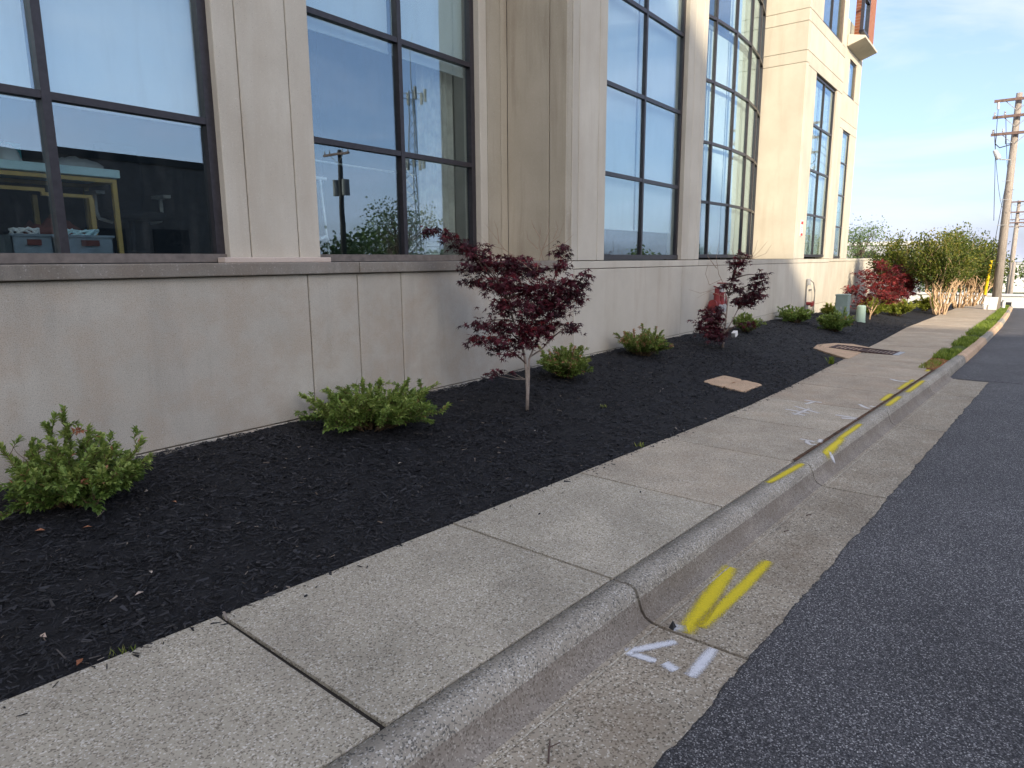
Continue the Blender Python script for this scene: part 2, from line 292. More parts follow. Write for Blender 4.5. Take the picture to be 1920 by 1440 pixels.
# near pavement: bedding plus separate slabs
mb=MB(); mb.grid([[P(s,cof(s)-.01,zs(s)-.016),P(s,ci(s)+.03,zs(s)-.016)] for s in span(-6,46,.5)])
walk=tag(mb.build('sidewalk','joint_dark'),kind='structure')
js=[-4.75,-3.22,-1.7,-.17,1.345,2.90,4.36,5.87,7.27,8.75,10.2,11.6,13.05,14.0]+[14.0+1.52*i for i in range(1,21)]
for i in range(len(js)-1):
    a,b=js[i]+.0085,js[i+1]-.0085
    if i<6: a+=.003; b-=.001
    if i==4: a+=.007
    tilt=random.uniform(-.003,.003); rows=[]
    ss=span(a,b,.4)
    top=[[P(s,cof(s)+.004,zs(s)+tilt*.3),P(s,(cof(s)+ci(s))/2,zs(s)+.002),P(s,ci(s),zs(s)+.004-tilt)] for s in ss]
    mb=MB(); n=len(ss); mb.grid([[r[0][:2]+(r[0][2]-.09,),*r,r[2][:2]+(r[2][2]-.09,)] for r in top])
    for r in (top[0],top[-1]):
        q=[r[0],r[1],r[2],r[2][:2]+(r[2][2]-.09,),r[0][:2]+(r[0][2]-.09,)]
        mb.quad(*(q if r is top[0] else q[::-1]))
    bm=mb.build('slab','pavement' if js[i]<4 else 'pavement_tan' if js[i]<8 else 'pavement_warm',walk,bevel=.008,seg=2)
# crack in the nearest slab
pts=[(.30,2.95),(.33,2.86),(.26,2.78),(.22,2.66),(.14,2.58),(.02,2.50),(-.15,2.42)]
mb=MB(); rows=[]
for k,(s,c) in enumerate(pts): rows.append([P(s-.0022,c,zs(s)+.0035),P(s+.0022,c+.002,zs(s)+.0035)])
mb.grid(rows); mb.build('crack','joint_dark',walk)
# kerb segments with gutter pan
kerb=empty('kerb'); tag(kerb,kind='structure')
kj=[-6,-3.05,-.1,2.90,5.88,8.88,11.7,13.6]
for i in range(len(kj)-1):
    a,b=kj[i]+.011,kj[i+1]-.011; ss=span(a,b,.15)
    def prof(s,idx): 
        return [P(s,c+.0025*nz3(s*3,c*5)+( .006*nz3(s*14,3) if 2<=q<=4 else 0),zs(s)+d+.002*nz3(s*4,c*7,2)-(.012*max(0,1-abs(s-4.15)/.12) if 1<=q<=4 else 0)) for q,(c,d) in enumerate(KP) if q in idx]
    mb=MB(); rr=[prof(s,range(0,6)) for s in ss]
    mb.grid([[P(s,1.735,zs(s)-.1)]+r for s,r in zip(ss,rr)])
    for r,s in ((rr[0],ss[0]),(rr[-1],ss[-1])): mb.quad(*([P(s,1.735,zs(s)-.3)]+r+[P(s,1.6,zs(s)-.3)]))
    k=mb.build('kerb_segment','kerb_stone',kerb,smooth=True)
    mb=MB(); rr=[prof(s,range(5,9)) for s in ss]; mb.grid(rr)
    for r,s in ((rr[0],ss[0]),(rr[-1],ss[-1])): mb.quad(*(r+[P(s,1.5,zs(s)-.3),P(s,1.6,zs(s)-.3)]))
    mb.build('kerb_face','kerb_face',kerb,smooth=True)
    mb=MB(); mb.grid([[P(s,1.468+.004*nz3(s*6,1),zs(s)-.1665),P(s,1.460+.004*nz3(s*6,1)-.004*abs(nz3(s*15,4)),zs(s)-.168)] for s in ss]); mb.build('trowel_line','pavement',kerb)
    mb=MB(); rr=[prof(s,range(8,12)) for s in ss]; mb.grid(rr)
    for r,s in ((rr[0],ss[0]),(rr[-1],ss[-1])): mb.quad(*(r+[P(s,.985,zs(s)-.3),P(s,1.5,zs(s)-.3)]))
    mb.build('gutter_segment','gutter_pan',kerb,smooth=True)
mb=MB(); mb.grid([[P(s,c+.013 if 1.53<c<1.63 else c,zs(s)+d-.013) for c,d in KP] for s in span(-6,13.6,.5)]); mb.build('bedding','joint_dark',kerb)
# low kerb further on, no gutter
kk=[13.61]+[13.6+2.4*i for i in range(1,14)]
for i in range(len(kk)-1):
    ss=span(kk[i]+.006,kk[i+1]-.006,.3); mb=MB(); rr=[]
    for s in ss:
        c=ck(s); z=zs(s); d=.012*nz3(s*.9,5); rr.append([P(s,c,z-.2),P(s,c,z+d),P(s,c-.10,z+d),P(s,c-.145,z-.03+d),P(s,c-.17,z-.12),P(s,c-.175,z-.25)])
    mb.grid(rr); mb.quad(*rr[0][::-1]); mb.quad(*rr[-1]); mb.build('kerb_segment','apron_stone' if i%3 else 'kerb_stone',kerb,smooth=False,bevel=.012,seg=2)
# ------------------------------------------------------------------ planting bed
BW=lambda x: 5.262 if x<24.55 else 6.52
def bed_rows(a,b,st,n):
    rows=[]
    for s in span(a,b,st):
        c0=ci(s)+.012+.022*nz3(s*5.5,2)+.014*nz3(s*19,6); xw=P(s,5)[0]; yw=BW(xw); cw=(yw+s*SX*0-P(s,0)[1])/SX
        r=[]
        for k in range(n+1):
            t=k/n; c=c0+(cw-c0)*t; x,y,_=P(s,c); z=gz(x,y)
            e=min(1,(c-c0)/.12)
            z+=e*(.016*nz3(x*4,y*4)+.012*nz3(x*11,y*11,3)+.008*nz3(x*27,y*27,5))+ (-.02 if k==0 else .006*e)
            if t>.9: z+=(t-.9)/.1*(.03*nz3(x*2.3,1.7)+.02*nz3(x*7,3.3))
            r.append((x,y,z))
        rows.append(r)
    return rows
mb=MB(); mb.grid(bed_rows(-5,0,.12,24)); mb.grid(bed_rows(0,14,.04,64)); mb.grid(bed_rows(14,46,.12,40))
bed=tag(mb.build('mulch_bed','mulch',smooth=True),kind='structure')
def chips(dens,s0,s1,lmin,lmax,off=0):
    area=(s1-s0)*2.4; n=int(area*dens)
    s=rng.uniform(s0,s1,n); t=rng.uniform(0,1,n)**.9
    c0=np.interp(s,[p[0] for p in CI],[p[1] for p in CI])+.0; x0=s*SX; 
    cw=(5.25-s*SY)/SX; c=c0+(cw-c0)*t
    x=s*SX-c*SY; y=s*SY+c*SX
    z=np.array([gz(a,b) for a,b in zip(x,y)])+rng.uniform(.004,.022,n)+off
    ln=rng.uniform(lmin,lmax,n)*rng.choice([.5,.8,1,1.5],n); wd=rng.uniform(.0025,.008,n)*rng.choice([1,1,1.8],n); th=rng.uniform(.001,.003,n)
    az=rng.uniform(0,2*np.pi,n); el=rng.normal(0,.22,n); ro=rng.normal(0,.5,n)
    d=np.stack([np.cos(az)*np.cos(el),np.sin(az)*np.cos(el),np.sin(el)],1); u=np.stack([-np.sin(az),np.cos(az),0*az],1); w_=np.cross(d,u)
    u2=u*np.cos(ro)[:,None]+w_*np.sin(ro)[:,None]; w2=np.cross(d,u2)
    ctr=np.stack([x,y,z],1)
    def pt(a,b,h): return ctr+d*(ln*a)[:,None]/2+u2*(wd*b)[:,None]/1+w2*(th*h)[:,None]
    k1=rng.uniform(.5,1,n)
    V=np.stack([pt(-1,-.6,0),pt(-.9,.7,0),pt(1,.5*k1,0),pt(.85,-.6*k1,0),pt(-.95,0,1.6),pt(.9,0,1.6)],1).reshape(-1,3)
    base=(np.arange(n)*6)[:,None]
    F=np.concatenate([base+np.array([[0,4,5]]),base+np.array([[0,5,3]]),base+np.array([[1,2,5]]),base+np.array([[1,5,4]])],0)
    a=np.tile(np.concatenate([rng.uniform(0,1,n)]),4)
    return V,F,a
parts=[chips(2600,.0,5,.02,.05),chips(1500,5,12,.025,.06),chips(500,12,26,.03,.07)]
v_,f_,a_=chips(9,.2,13,.015,.04); v_=v_.copy(); nn=len(v_)//6; sh=(v_.reshape(nn,6,3)).mean(1); sN=sh[:,0]*SX+sh[:,1]*SY; cN=-sh[:,0]*SY+sh[:,1]*SX
cT=np.array([ci(q) for q in sN])-np.abs(rng.normal(0,.05,nn)); zT=np.array([zs(q)+.008 for q in sN])
dx=np.stack([-(cT-cN)*SY,(cT-cN)*SX,zT-sh[:,2]],1); parts.append(((v_.reshape(nn,6,3)+dx[:,None,:]).reshape(-1,3),f_,a_))
V=[];F=[];A=[];o_=0
for v,f,a in parts: V.append(v);F.append(f+o_);A.append(a);o_+=len(v)
tag(nparr('wood_mulch',np.concatenate(V),np.concatenate(F),'mulch_chip',None,np.concatenate(A)),'loose black shredded wood mulch covering the planting bed','mulch',kind='stuff')
# ------------------------------------------------------------------ the office building
B=thing('office_building','pale precast concrete office building with tall dark framed windows along the bed','building')
def panel(x0,x1,yf,z0,z1,mat='precast',d=.14,gap=.005,name='wall_panel'):
    return MB().box(x0+gap,x1-gap,yf,yf+d,z0+gap,z1-gap).build(name,mat,B,bevel=.006)
def panelx(xf,y0,y1,z0,z1,mat='precast',d=.14,gap=.005):      # faces -x
    return MB().box(xf,xf+d,y0+gap,y1-gap,z0+gap,z1-gap).build('wall_panel',mat,B,bevel=.006)
def backing(*bx,mat='joint',name='wall'):
    for b in bx: MB().box(*b).build(name,mat,B)
WT='precast_weathered'
# plinth
px=[-6,0,3.86,4.44,5.03,8.48,12.4,16.3,20.25,22.6,24.62]
for a,b in zip(px,px[1:]):
    panel(a,b,5.25,-1.44,-.135 if a>=8.4 else -.115,WT if a<8.4 else 'precast')
pb=[-6,1,4.9,8.48,12.4,16.3,20.25,24.62]
for a,b in zip(pb,pb[1:]): panel(a,b,5.252,-2.5,-1.44,WT if a<8.4 else 'precast',name='base_course')
backing((-6,24.6,5.275,5.5,-2.5,-.03))
# ledges
for a,b in ((-6,0),(0,4.44),(4.44,8.25)): MB().box(a+.004,b-.004,5.205,6.42,-.112,-.008).build('sill','sill_stone',B,bevel=.008,seg=2)
for a,b in ((8.25,13.2),(13.2,20.2),(20.2,24.62)): MB().box(a+.004,b-.004,5.251,5.7 if a>20 or a<13 else 7.3,-.13,-.02).build('sill','precast',B,bevel=.006)
for a,b in ((3.60,4.86),(7.52,8.24)): MB().box(a,b,6.17,6.30,-.008,.045).build('flashing','painted_ledge',B,bevel=.006)
# piers, recessed left wing
for a,b in ((-6,.9),(3.72,3.96),(3.96,4.53),(4.53,4.81),(7.62,7.79),(7.79,8.1),(8.1,8.26)): panel(a,b,6.28,.0,5.3,'precast' if a<7.7 else 'precast_stained',d=.3)
backing((-6,.88,6.31,6.56,-.05,5.3),(3.76,4.77,6.31,6.56,-.05,5.3),(7.66,8.26,6.31,6.56,-.05,5.3))
for a,b in ((5.25,5.54),(5.54,6.28)): panelx(8.25,a+.003,b,-.015,5.3,'precast_stained')
# piers, front wing
for a,b in ((8.25,8.57),(8.57,9.13),(9.13,9.36),(12.32,12.62),(12.62,13.0),(13.0,13.2)): panel(a+(.142 if a==8.25 else 0),b,5.25,-.015,5.3,d=.3)
backing((8.40,9.33,5.28,5.6,-.03,5.3),(12.36,13.17,5.28,6.9,-.03,8))
# spandrels above
for a,b in ((-6,1),(1,4.4),(4.4,8.25)): panel(a,b,6.28,5.3,9.2,d=.3)
for a,b in ((8.25,10.8),(10.8,13.2)): panel(a,b,5.25,5.3,9.2,d=.3)
panelx(8.25,5.56,6.28,5.3,9.2)
backing((-6,8.3,6.31,6.6,5.25,9.15),(8.4,13.15,5.28,5.6,5.25,9.15))
# flank of the projecting tower
for a,b in ((-.015,5.2),(5.2,5.5),(5.5,6.23),(6.23,6.54),(6.54,9.2)): panelx(20.2,5.253,6.52,a,b,d=.22)
backing((20.24,20.5,5.3,6.9,-.05,9.1))
# tower front
for a,b in ((20.205,20.36),(20.36,21.3),(23.92,24.62)): panel(a,b,5.25,-.015,5.15,d=.3) if a>20.3 else None
panel(20.425,21.3,5.2505,5.15,9.2,d=.3) if False else None
for z0,z1 in ((5.15,5.5),(5.5,6.23),(6.23,6.54)): panel(20.425,24.62,5.25,z0,z1,d=.3)
for a,b in ((20.425,21.6),(24.15,24.62)): panel(a,b,5.25,6.54,9.2,d=.3)
backing((20.44,21.26,5.28,5.6,-.05,9.1),(23.96,24.6,5.28,6.6,-.05,9.1),(20.5,24.6,5.28,5.6,5.17,6.5))
# set-back end section and its long low wall
for a,b in ((24.64,28),(28,31.1)): panel(a,b,6.5,-.02,5.15,d=.3)
panel(32.55,33.75,6.5,-.02,5.15,d=.3)
for a,b in ((24.64,29),(29,33.75)):
    for z0,z1 in ((5.15,5.5),(5.5,6.5)): panel(a,b,6.5,z0,z1,d=.3)
panel(24.64,31.4,6.5,6.5,9.2,d=.3); panel(32.75,33.75,6.5,6.5,9.2,d=.3); panel(31.4,32.75,6.5,7.9,9.2,d=.3)
backing((24.7,31.06,6.53,6.8,-.05,9.1),(32.6,33.7,6.53,6.8,-.05,9.1),(31,32.8,6.53,6.8,5.2,6.45),(31,32.8,6.53,6.8,7.95,9.1))
for a,b in ((24.64,29),(29,33.7),(33.7,38.5),(38.5,42)):
    panel(a,b,6.5,-3.2,-.135,d=.3,name='base_course'); MB().box(a+.004,b-.004,6.47,6.85,-.13,-.022).build('sill','precast',B,bevel=.006)
# brick upper storey with its concrete corbel
MB().box(31.7,32.9,5.99,6.5,8.66,14).build('brick_wall','brick',B)
mb=MB(); mb.v=[(30.6,6.49,8.18),(33.2,6.49,8.18),(33.2,5.86,8.40),(30.6,5.86,8.40),(30.6,6.49,8.62),(33.2,6.49,8.62),(33.2,5.86,8.48),(30.6,5.86,8.48)]
mb.f=[(0,1,2,3),(4,7,6,5),(0,4,5,1),(2,6,7,3),(1,5,6,2),(0,3,7,4)]; mb.build('corbel','precast',B,bevel=.01)
# shell: floor, ceiling, far walls, roof, right-hand side of the tower
backing((-6.2,-6,6.3,12,-2.5,9.2),(-6,34,12,12.3,-2.5,9.2),(33.75,34,6.8,12,-3,9.2),mat='precast')
backing((24.3,24.62,5.56,6.5,-.02,9.2),mat='precast')
backing((-6.2,34,6.9,12.3,9.2,9.4),(8.3,13.2,5.5,6.9,9.2,9.4),(20.3,24.6,5.4,6.9,9.2,9.4),mat='precast',name='roof')
backing((-6,34,6.56,12,-.35,.0),(8.4,13.15,5.62,6.56,-.35,.001),(20.45,24.3,5.62,6.56,-.35,.001),mat='room_floor',name='floor')
backing((-6,34,6.6,12,5.4,5.5),(8.4,13.15,5.62,6.6,5.4,5.49),(20.45,24.3,5.62,6.6,5.4,5.49),mat='room_wall',name='ceiling')
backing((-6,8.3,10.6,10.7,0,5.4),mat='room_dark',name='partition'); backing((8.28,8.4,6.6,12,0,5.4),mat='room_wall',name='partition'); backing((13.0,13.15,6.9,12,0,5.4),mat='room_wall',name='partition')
# ------------------------------------------------------------------ windows
def window(pts,zl,fwid=.06,dep=.07,blinds=(),sillmat='frame',vis=None):
    """pts: plan polyline of the glass, zl: heights of the rails; each mullion, rail and pane is a piece of the window"""
    n=len(pts); V2=[Vector((p[0],p[1],0)) for p in pts]
    def tang(i): return (V2[min(i+1,n-1)]-V2[max(i-1,0)]).normalized()
    def post(mb,i,wd,z0,z1,d=dep,sh=0):
        t=tang(i); nrm=Vector((t.y,-t.x,0)); c=V2[i]+t*sh; c.z=(z0+z1)/2; mb.obox(c+nrm*(d*.12),t*wd/2,nrm*d/2,Vector((0,0,(z1-z0)/2)))
    def rail(mb,i,z,h,d=dep,pad=0):
        a,b=V2[i],V2[i+1]; t=(b-a).normalized(); nrm=Vector((t.y,-t.x,0)); c=(a+b)/2; c.z=z; mb.obox(c+nrm*(d*.12),t*((b-a).length/2-pad),nrm*d/2,Vector((0,0,h/2)))
    z0,z1=zl[0],zl[-1]
    mb=MB(); post(mb,0,fwid,z0,z1,dep,fwid/2); post(mb,n-1,fwid*1.15,z0,z1,dep,-fwid/2)
    for i in range(n-1): rail(mb,i,z1-.03,.06,pad=.0 if 0<i<n-2 else .0)
    W=mb.build('window','frame',B)
    mb=MB()
    for i in range(n-1): rail(mb,i,z0+.04,.08,dep*1.5)
    mb.build('window_sill',sillmat,W)
    for i in range(1,n-1):
        mb=MB(); post(mb,i,fwid*.9,z0+.08,z1-.06,dep*1.02); mb.build('mullion','frame',W)
    for k in range(1,len(zl)-1):
        for i in range(n-1):
            mb=MB(); rail(mb,i,zl[k],.06,dep*.92,pad=fwid*.45); mb.build('transom','frame',W)
    for k in range(len(zl)-1):
        for i in range(n-1):
            a,b=V2[i],V2[i+1]; t=(b-a).normalized(); nrm=Vector((t.y,-t.x,0)); c=(a+b)/2; c.z=(zl[k]+zl[k+1])/2
            tw=nrm*random.uniform(-.0022,.0022)
            MB().obox(c,t*((b-a).length/2-.02)+tw,nrm*.004,Vector((0,0,(zl[k+1]-zl[k])/2-.02))+nrm*random.uniform(-.0025,.0025)).build('pane','glass',W)
    for (i,zb,zt,mat,off) in blinds:
        a,b=V2[i],V2[i+1]; t=(b-a).normalized(); nrm=Vector((t.y,-t.x,0)); c=(a+b)/2-nrm*off; c.z=(zb+zt)/2
        l=(b-a).length/2-.035
        o=MB().obox(c,t*l,nrm*.002,Vector((0,0,(zt-zb)/2)))
        if mat=='blind':
            o.obox(Vector((c.x,c.y,zb)),t*l,nrm*.010,Vector((0,0,.014)))
        o.build('roller_blind' if mat!='curtain' else 'curtain',mat,W)
    return W
ROW=[.0,1.32,2.64,3.96,5.28]
W1=window([(.9,6.43),(2.31,6.43),(3.72,6.43)],ROW,.075,.10,[(0,1.30,5.2,'blind',.12),(1,1.30,5.2,'blind',.12)],'frame_brown')
W2=window([(4.79,6.43),(6.22,6.43),(7.62,6.43)],ROW,.07,.09,[(0,2.52,5.2,'blind',.12),(1,2.52,5.2,'blind',.12)],'frame_brown')
W3=window([(9.36,5.37),(10.81,5.37),(12.32,5.37)],ROW,.06,.06,[(0,.50,5.2,'blind',.12),(1,.50,5.2,'blind',.12)])
arc=[(x,18.64-math.sqrt(12.6**2-(x-17)**2)) for x in (13.35,14.55,15.75,16.9,18.1,19.25,20.15)]
W4=window(arc,[.03,1.30,2.62,3.94,5.26,6.58,7.9],.06,.07,[(i,.09,5.1,'blind_reflection' if i>3 else 'blind',.16) for i in range(6)]+[(i,5.3,7.8,'blind_reflection' if i>3 else 'blind',.16) for i in (1,3,4,5)])  # beige reflection of the lit flank, painted as cream blinds in the right panes
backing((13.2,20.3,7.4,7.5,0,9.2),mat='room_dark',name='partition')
panel(13.2,20.2,6.05,7.92,9.2,d=.5)
T=[.04,1.28,2.55,3.80,5.13]
W5=window([(21.3,5.35),(22.6,5.35),(23.92,5.35)],T,.055,.06,[(0,.1,5,'blind',.14),(1,.1,5,'blind',.14)])
W6=window([(21.6,5.35),(22.87,5.35),(24.15,5.35)],[6.54,7.9,9.2],.055,.06)
W7=window([(31.1,6.58),(32.55,6.58)],[.0,1.3,2.6,3.9,5.14],.05,.05,[(0,1.4,5,'blind',.12)])
W8=window([(31.4,6.58),(32.75,6.58)],[6.5,7.9],.05,.05,[(0,6.6,7.8,'blind',.12)])
W9=window([(30.6,6.05),(31.7,6.05)],[8.62,9.9,11.5],.06,.12); 
# curtains hanging in the second window
mb=MB(); xs=span(6.86,7.56,.02); rows=[[(x,6.72+.03*math.sin(x*55)+.02*math.sin(x*23),z) for x in xs] for z in (0.35,1.5,2.6,5.2)]
mb.grid(rows); mb.build('curtain','curtain',W2,smooth=True)
# ------------------------------------------------------------------ things seen through the glass
F0=.003
t=thing('display_table','gold framed glass console table with a pale blue top behind the first window','table')
x0,x1,y0,y1=.4,3.02,6.85,7.55
MB().box(x0,x1,y0,y1,.775,.85).build('table_top','pale_blue',t,bevel=.006)
mb=MB(); mb.box(x0+.02,x1-.03,y0+.02,y0+.05,.73,.765).box(x0+.02,x1-.03,y1-.05,y1-.02,.73,.765).box(x0,x0+.03,y0,y1,.73,.765).box(x1-.06,x1-.03,y0+.05,y1-.05,.73,.765); mb.build('apron','gold',t)
mb=MB(); mb.box(x0+.1,2.42,y0+.1,y0+.13,.62,.65).box(2.39,2.42,y0+.1,y0+.13,.585,.62).box(2.42,2.80,y0+.1,y0+.13,.585,.615); mb.build('inner_rail','gold',t)
for lx,ly,h in ((x1-.07,y0+.02,.73),(x1-.07,y1-.06,.73),(x0+.02,y0+.02,.73),(x0+.02,y1-.06,.73),(2.77,y0+.10,.585),(2.45,y1-.2,.62)): MB().box(lx,lx+.04,ly,ly+.04,F0,h).build('leg','gold',t)
def clothpile(name,lab,cat,c,r,mat,grp=None,seed=1,h=.1):
    rows=[]
    for i in range(9):
        a=i/8*math.pi/2; row=[]
        for k in range(21):
            b=2*math.pi*k/20; q=1+.22*nz3(math.cos(b)*2+seed,math.sin(b)*2,i*.4)
            row.append((c[0]+r[0]*math.cos(a)*math.cos(b)*q,c[1]+r[1]*math.cos(a)*math.sin(b)*q,c[2]+h*math.sin(a)*(1+.4*nz3(b*3,a*3,seed))))
        rows.append(row)
    o=MB().grid(rows).build(name,mat,smooth=True); return tag(o,lab,cat,grp)
clothpile('folded_cloth','crumpled grey cloth lying on the right end of the gold table','cloth',(2.72,7.0,.851),(.24,.10),'grey_plastic',seed=4,h=.085)
clothpile('folded_cloth','white bundle on the gold table by the window mullion','cloth',(2.2,7.05,.851),(.11,.09),'white_plastic',seed=2,h=.14)
t=thing('display_box','small teal box standing on the gold table','box'); MB().box(2.22,2.36,7.2,7.3,.851,1.04).build('box','teal',t,bevel=.004); MB().box(2.25,2.33,7.195,7.198,.9,.98).build('label','white_plastic',t)
t=thing('wire_basket','wire basket of papers at the left end of the gold table','basket'); mb=MB()
for k in range(5): z=.86+.045*k; mb.tube([(1.15,6.95,z),(1.85,6.95,z),(1.85,7.4,z),(1.15,7.4,z),(1.15,6.95,z)],.005,5)
for k in range(12): mb.tube([(1.18+.06*k,6.95,.86),(1.18+.06*k,6.95,1.05)],.004,4)
mb.build('basket','galvanised',t); clothpile('papers','','',(1.5,7.15,.86),(.28,.15),'white_plastic',seed=9,h=.12).parent=t
for k in ('label','category'):
    ob=t.children[1]
    if k in ob: del ob[k]
for k,(bx,mat,fill,lab) in enumerate(((1.30,'clear_bin','grey_plastic','clear storage bin of cables on the floor left of the mullion'),(2.05,'clear_bin','white_plastic','clear storage bin of cables just right of the first mullion'),(2.42,'clear_bin','pale_blue','clear storage bin with a purple handle and white bag under the table'))):
    t=thing('storage_bin',lab,'bin','storage bins under the gold table'); y=6.72; wd=.42 if k!=1 else .3
    mb=MB(); mb.box(bx,bx+wd,y,y+.01,F0,.24).box(bx,bx+wd,y+.3,y+.31,F0,.24).box(bx,bx+.01,y,y+.31,F0,.24).box(bx+wd-.01,bx+wd,y,y+.31,F0,.24).box(bx,bx+wd,y,y+.31,F0,.02); mb.build('tub',mat,t)
    MB().box(bx-.01,bx+wd+.01,y-.012,y+.003,.225,.245).build('rim','clear_bin',t); MB().box(bx+wd*.35,bx+wd*.7,y-.02,y-.013,.15,.20).build('handle','maroon',t)
    mb=MB()
    for q in range(9):
        a=random.uniform(0,6); cx=bx+wd/2; cy=y+.15; mb.tube([(cx+wd*.35*math.cos(a+u*.9),cy+.11*math.sin(a+u*.9),.2+.06*math.sin(u*1.3+q)+.04) for u in range(6)],.009,5)
    mb.build('contents',fill,t,smooth=True)
clothpile('garment_pile','heap of dark red cloth behind the storage bins under the table','cloth',(2.55,7.2,F0),(.36,.2),'maroon',seed=6,h=.38)
t=thing('office_chair','black office chair with pale arm rests beside the gold table','chair')
cx,cy=3.30,7.35
mb=MB(); rows=[]
for i in range(9):
    z=.55+.62*i/8; wv=.26-.05*abs(i-3)/4; rows.append([(cx+wv*math.sin(a),cy+.22-.09*math.cos(a)-.05*(i/8),z) for a in [(-1+2*k/10)*1.5 for k in range(11)]])
mb.grid(rows); mb.grid([[(p[0],p[1]+.05,p[2]) for p in r] for r in rows]); mb.build('backrest','black_fabric',t,smooth=True)
MB().box(cx-.25,cx+.25,cy-.25,cy+.25,.42,.51).build('seat','black_fabric',t,bevel=.04,seg=3)
for sgn in (-1,1):
    mb=MB(); mb.tube([(cx+sgn*.18,cy,.40),(cx+sgn*.30,cy,.43),(cx+sgn*.32,cy,.5),(cx+sgn*.32,cy,.66)],.018,8); mb.box(cx+sgn*.32-.04,cx+sgn*.32+.04,cy-.14,cy+.12,.66,.69); mb.build('arm_rest','grey_plastic',t)
MB().tube([(cx,cy,.08),(cx,cy,.42)],.03,8).build('gas_column','black_fabric',t)
for k in range(5):
    a=k*2*math.pi/5+.3; e=(cx+.29*math.cos(a),cy+.29*math.sin(a)); mb=MB().tube([(cx,cy,.10),(*e,.075)],[.028,.016],6); l_=mb.build('base_arm','black_fabric',t); MB().tube([(e[0],e[1]-.015,.03),(e[0],e[1]+.015,.03)],.028,10).build('castor','black_fabric',l_)
t=thing('garment_rack','white steel garment rack behind the left pane of the second window','rack')
for xx in (5.0,5.45):
    mb=MB(); mb.tube([(xx+.0,6.95,.02),(xx-.04,7.0,1.0)],.014,8); mb.build('post','white_plastic',t)
mb=MB(); mb.tube([(4.86,7.0,1.0),(5.50,7.0,1.0)],.02,8); mb.build('rail','white_plastic',t)
mb=MB(); mb.tube([(4.98,6.95,.25),(5.10,6.85,.30),(5.22,6.87,.26),(5.34,6.85,.30),(5.46,6.95,.22)],.018,8); mb.build('shelf_bar','white_plastic',t)
MB().box(5.02,5.28,7.02,7.06,.62,.98).build('hanging_cloth','pale_blue',t)
t=thing('clothes_rail','thin white rail running across the room behind the second window','rail'); MB().tube([(4.7,7.6,1.32),(7.9,7.6,1.28)],.012,8).build('rail','white_plastic',t)
for xx in (4.72,7.85): MB().tube([(xx,7.6,F0),(xx,7.6,1.3)],.014,8).build('post','white_plastic',t)
t=thing('wicker_basket','small brown wicker basket at the left corner of the second window','basket'); mb=MB()
for k in range(11):
    z=F0+.012+.024*k; mb.tube([(4.98+(.10+.002*k)*math.cos(a),6.72+(.10+.002*k)*math.sin(a),z) for a in [q*math.pi/8 for q in range(17)]],.012,5)
mb.build('weave','wicker',t); MB().tube([(4.98+.13*math.cos(a),6.72+.13*math.sin(a),.275) for a in [q*math.pi/8 for q in range(17)]],.014,6).build('rim','wicker',t)
t=thing('drawer_unit','pale slatted drawer tower at the right edge of the second window','drawers')
MB().box(7.05,7.35,6.85,7.2,F0,.92).build('case','grey_plastic',t,bevel=.006)
for k in range(11): MB().box(7.07,7.33,6.835,6.848,.05+.078*k,.112+.078*k).build('drawer','white_plastic',t)
# ------------------------------------------------------------------ fittings on the wall
t=thing('wall_sign','small white and red notice on the tower pier beside the window','sign')
MB().box(20.66,20.90,5.235,5.249,.62,1.08).build('plate','sign_white',t)
MB().box(20.68,20.88,5.230,5.2345,.96,1.04).build('band','sign_red',t); MB().box(20.68,20.88,5.230,5.2345,.64,.71).build('band','sign_red',t)
mb=MB()
for z in (.76,.81,.86,.90): mb.box(20.70,20.86-random.uniform(0,.05),5.231,5.2345,z,z+.018)
mb.build('lettering','sign_ink',t)
t=thing('fire_inlet','red fire department connection with valves on the wall behind the second maple','fire valve')
def disc(mb,c,ax,r,h,n=16): ax=Vector(ax).normalized(); c=Vector(c); mb.tube([c-ax*h/2,c+ax*h/2],r,n)
X=13.95
mb=MB().tube([(X-.10,5.08,-1.12),(X-.10,5.08,-.72)],[.075,.06],12); disc(mb,(X-.10,5.08,-.72),(0,0,1),.085,.03); disc(mb,(X-.10,5.08,-1.10),(0,0,1),.09,.03); mb.build('body','red_paint',t,smooth=False)
mb=MB().tube([(X+.10,5.06,-1.10),(X+.10,5.06,-.70)],[.075,.06],12); disc(mb,(X+.10,5.06,-.70),(0,0,1),.085,.03); disc(mb,(X+.10,5.06,-.98),(0,0,1),.09,.03); mb.build('body','red_paint',t)
mb=MB().tube([(X-.25,5.1,-.92),(X+.28,5.08,-.92)],.06,10); disc(mb,(X-.26,5.1,-.92),(1,0,0),.09,.04); mb.build('cross_pipe','red_paint',t)
mb=MB().tube([(X-.10,5.25,-1.0),(X-.10,5.0,-1.02)],.08,12); mb.tube([(X+.10,5.25,-1.0),(X+.10,5.0,-1.02)],.08,12); mb.build('inlet','red_paint',t)
for dx in (-.1,.1): disc(b_:=MB(),(X+dx,4.985,-1.02),(0,1,0),.085,.05); b_.build('cap','galvanised',t)
def wheel(c,ax,r):
    ax=Vector(ax).normalized(); u=ax.orthogonal().normalized(); v=ax.cross(u); c=Vector(c); mb=MB()
    mb.tube([c+(u*math.cos(a)+v*math.sin(a))*r for a in [q*math.pi/9 for q in range(19)]],.012,6)
    for q in range(4): a=q*math.pi/2; mb.tube([c,c+(u*math.cos(a)+v*math.sin(a))*r],.009,5)
    return mb
mb=MB().tube([(X-.10,5.08,-.70),(X-.10,5.08,-.60)],.05,10); mb.build('bonnet','red_paint',t); wheel((X-.10,5.08,-.585),(.2,-.3,1),.075).build('hand_wheel','red_paint',t)
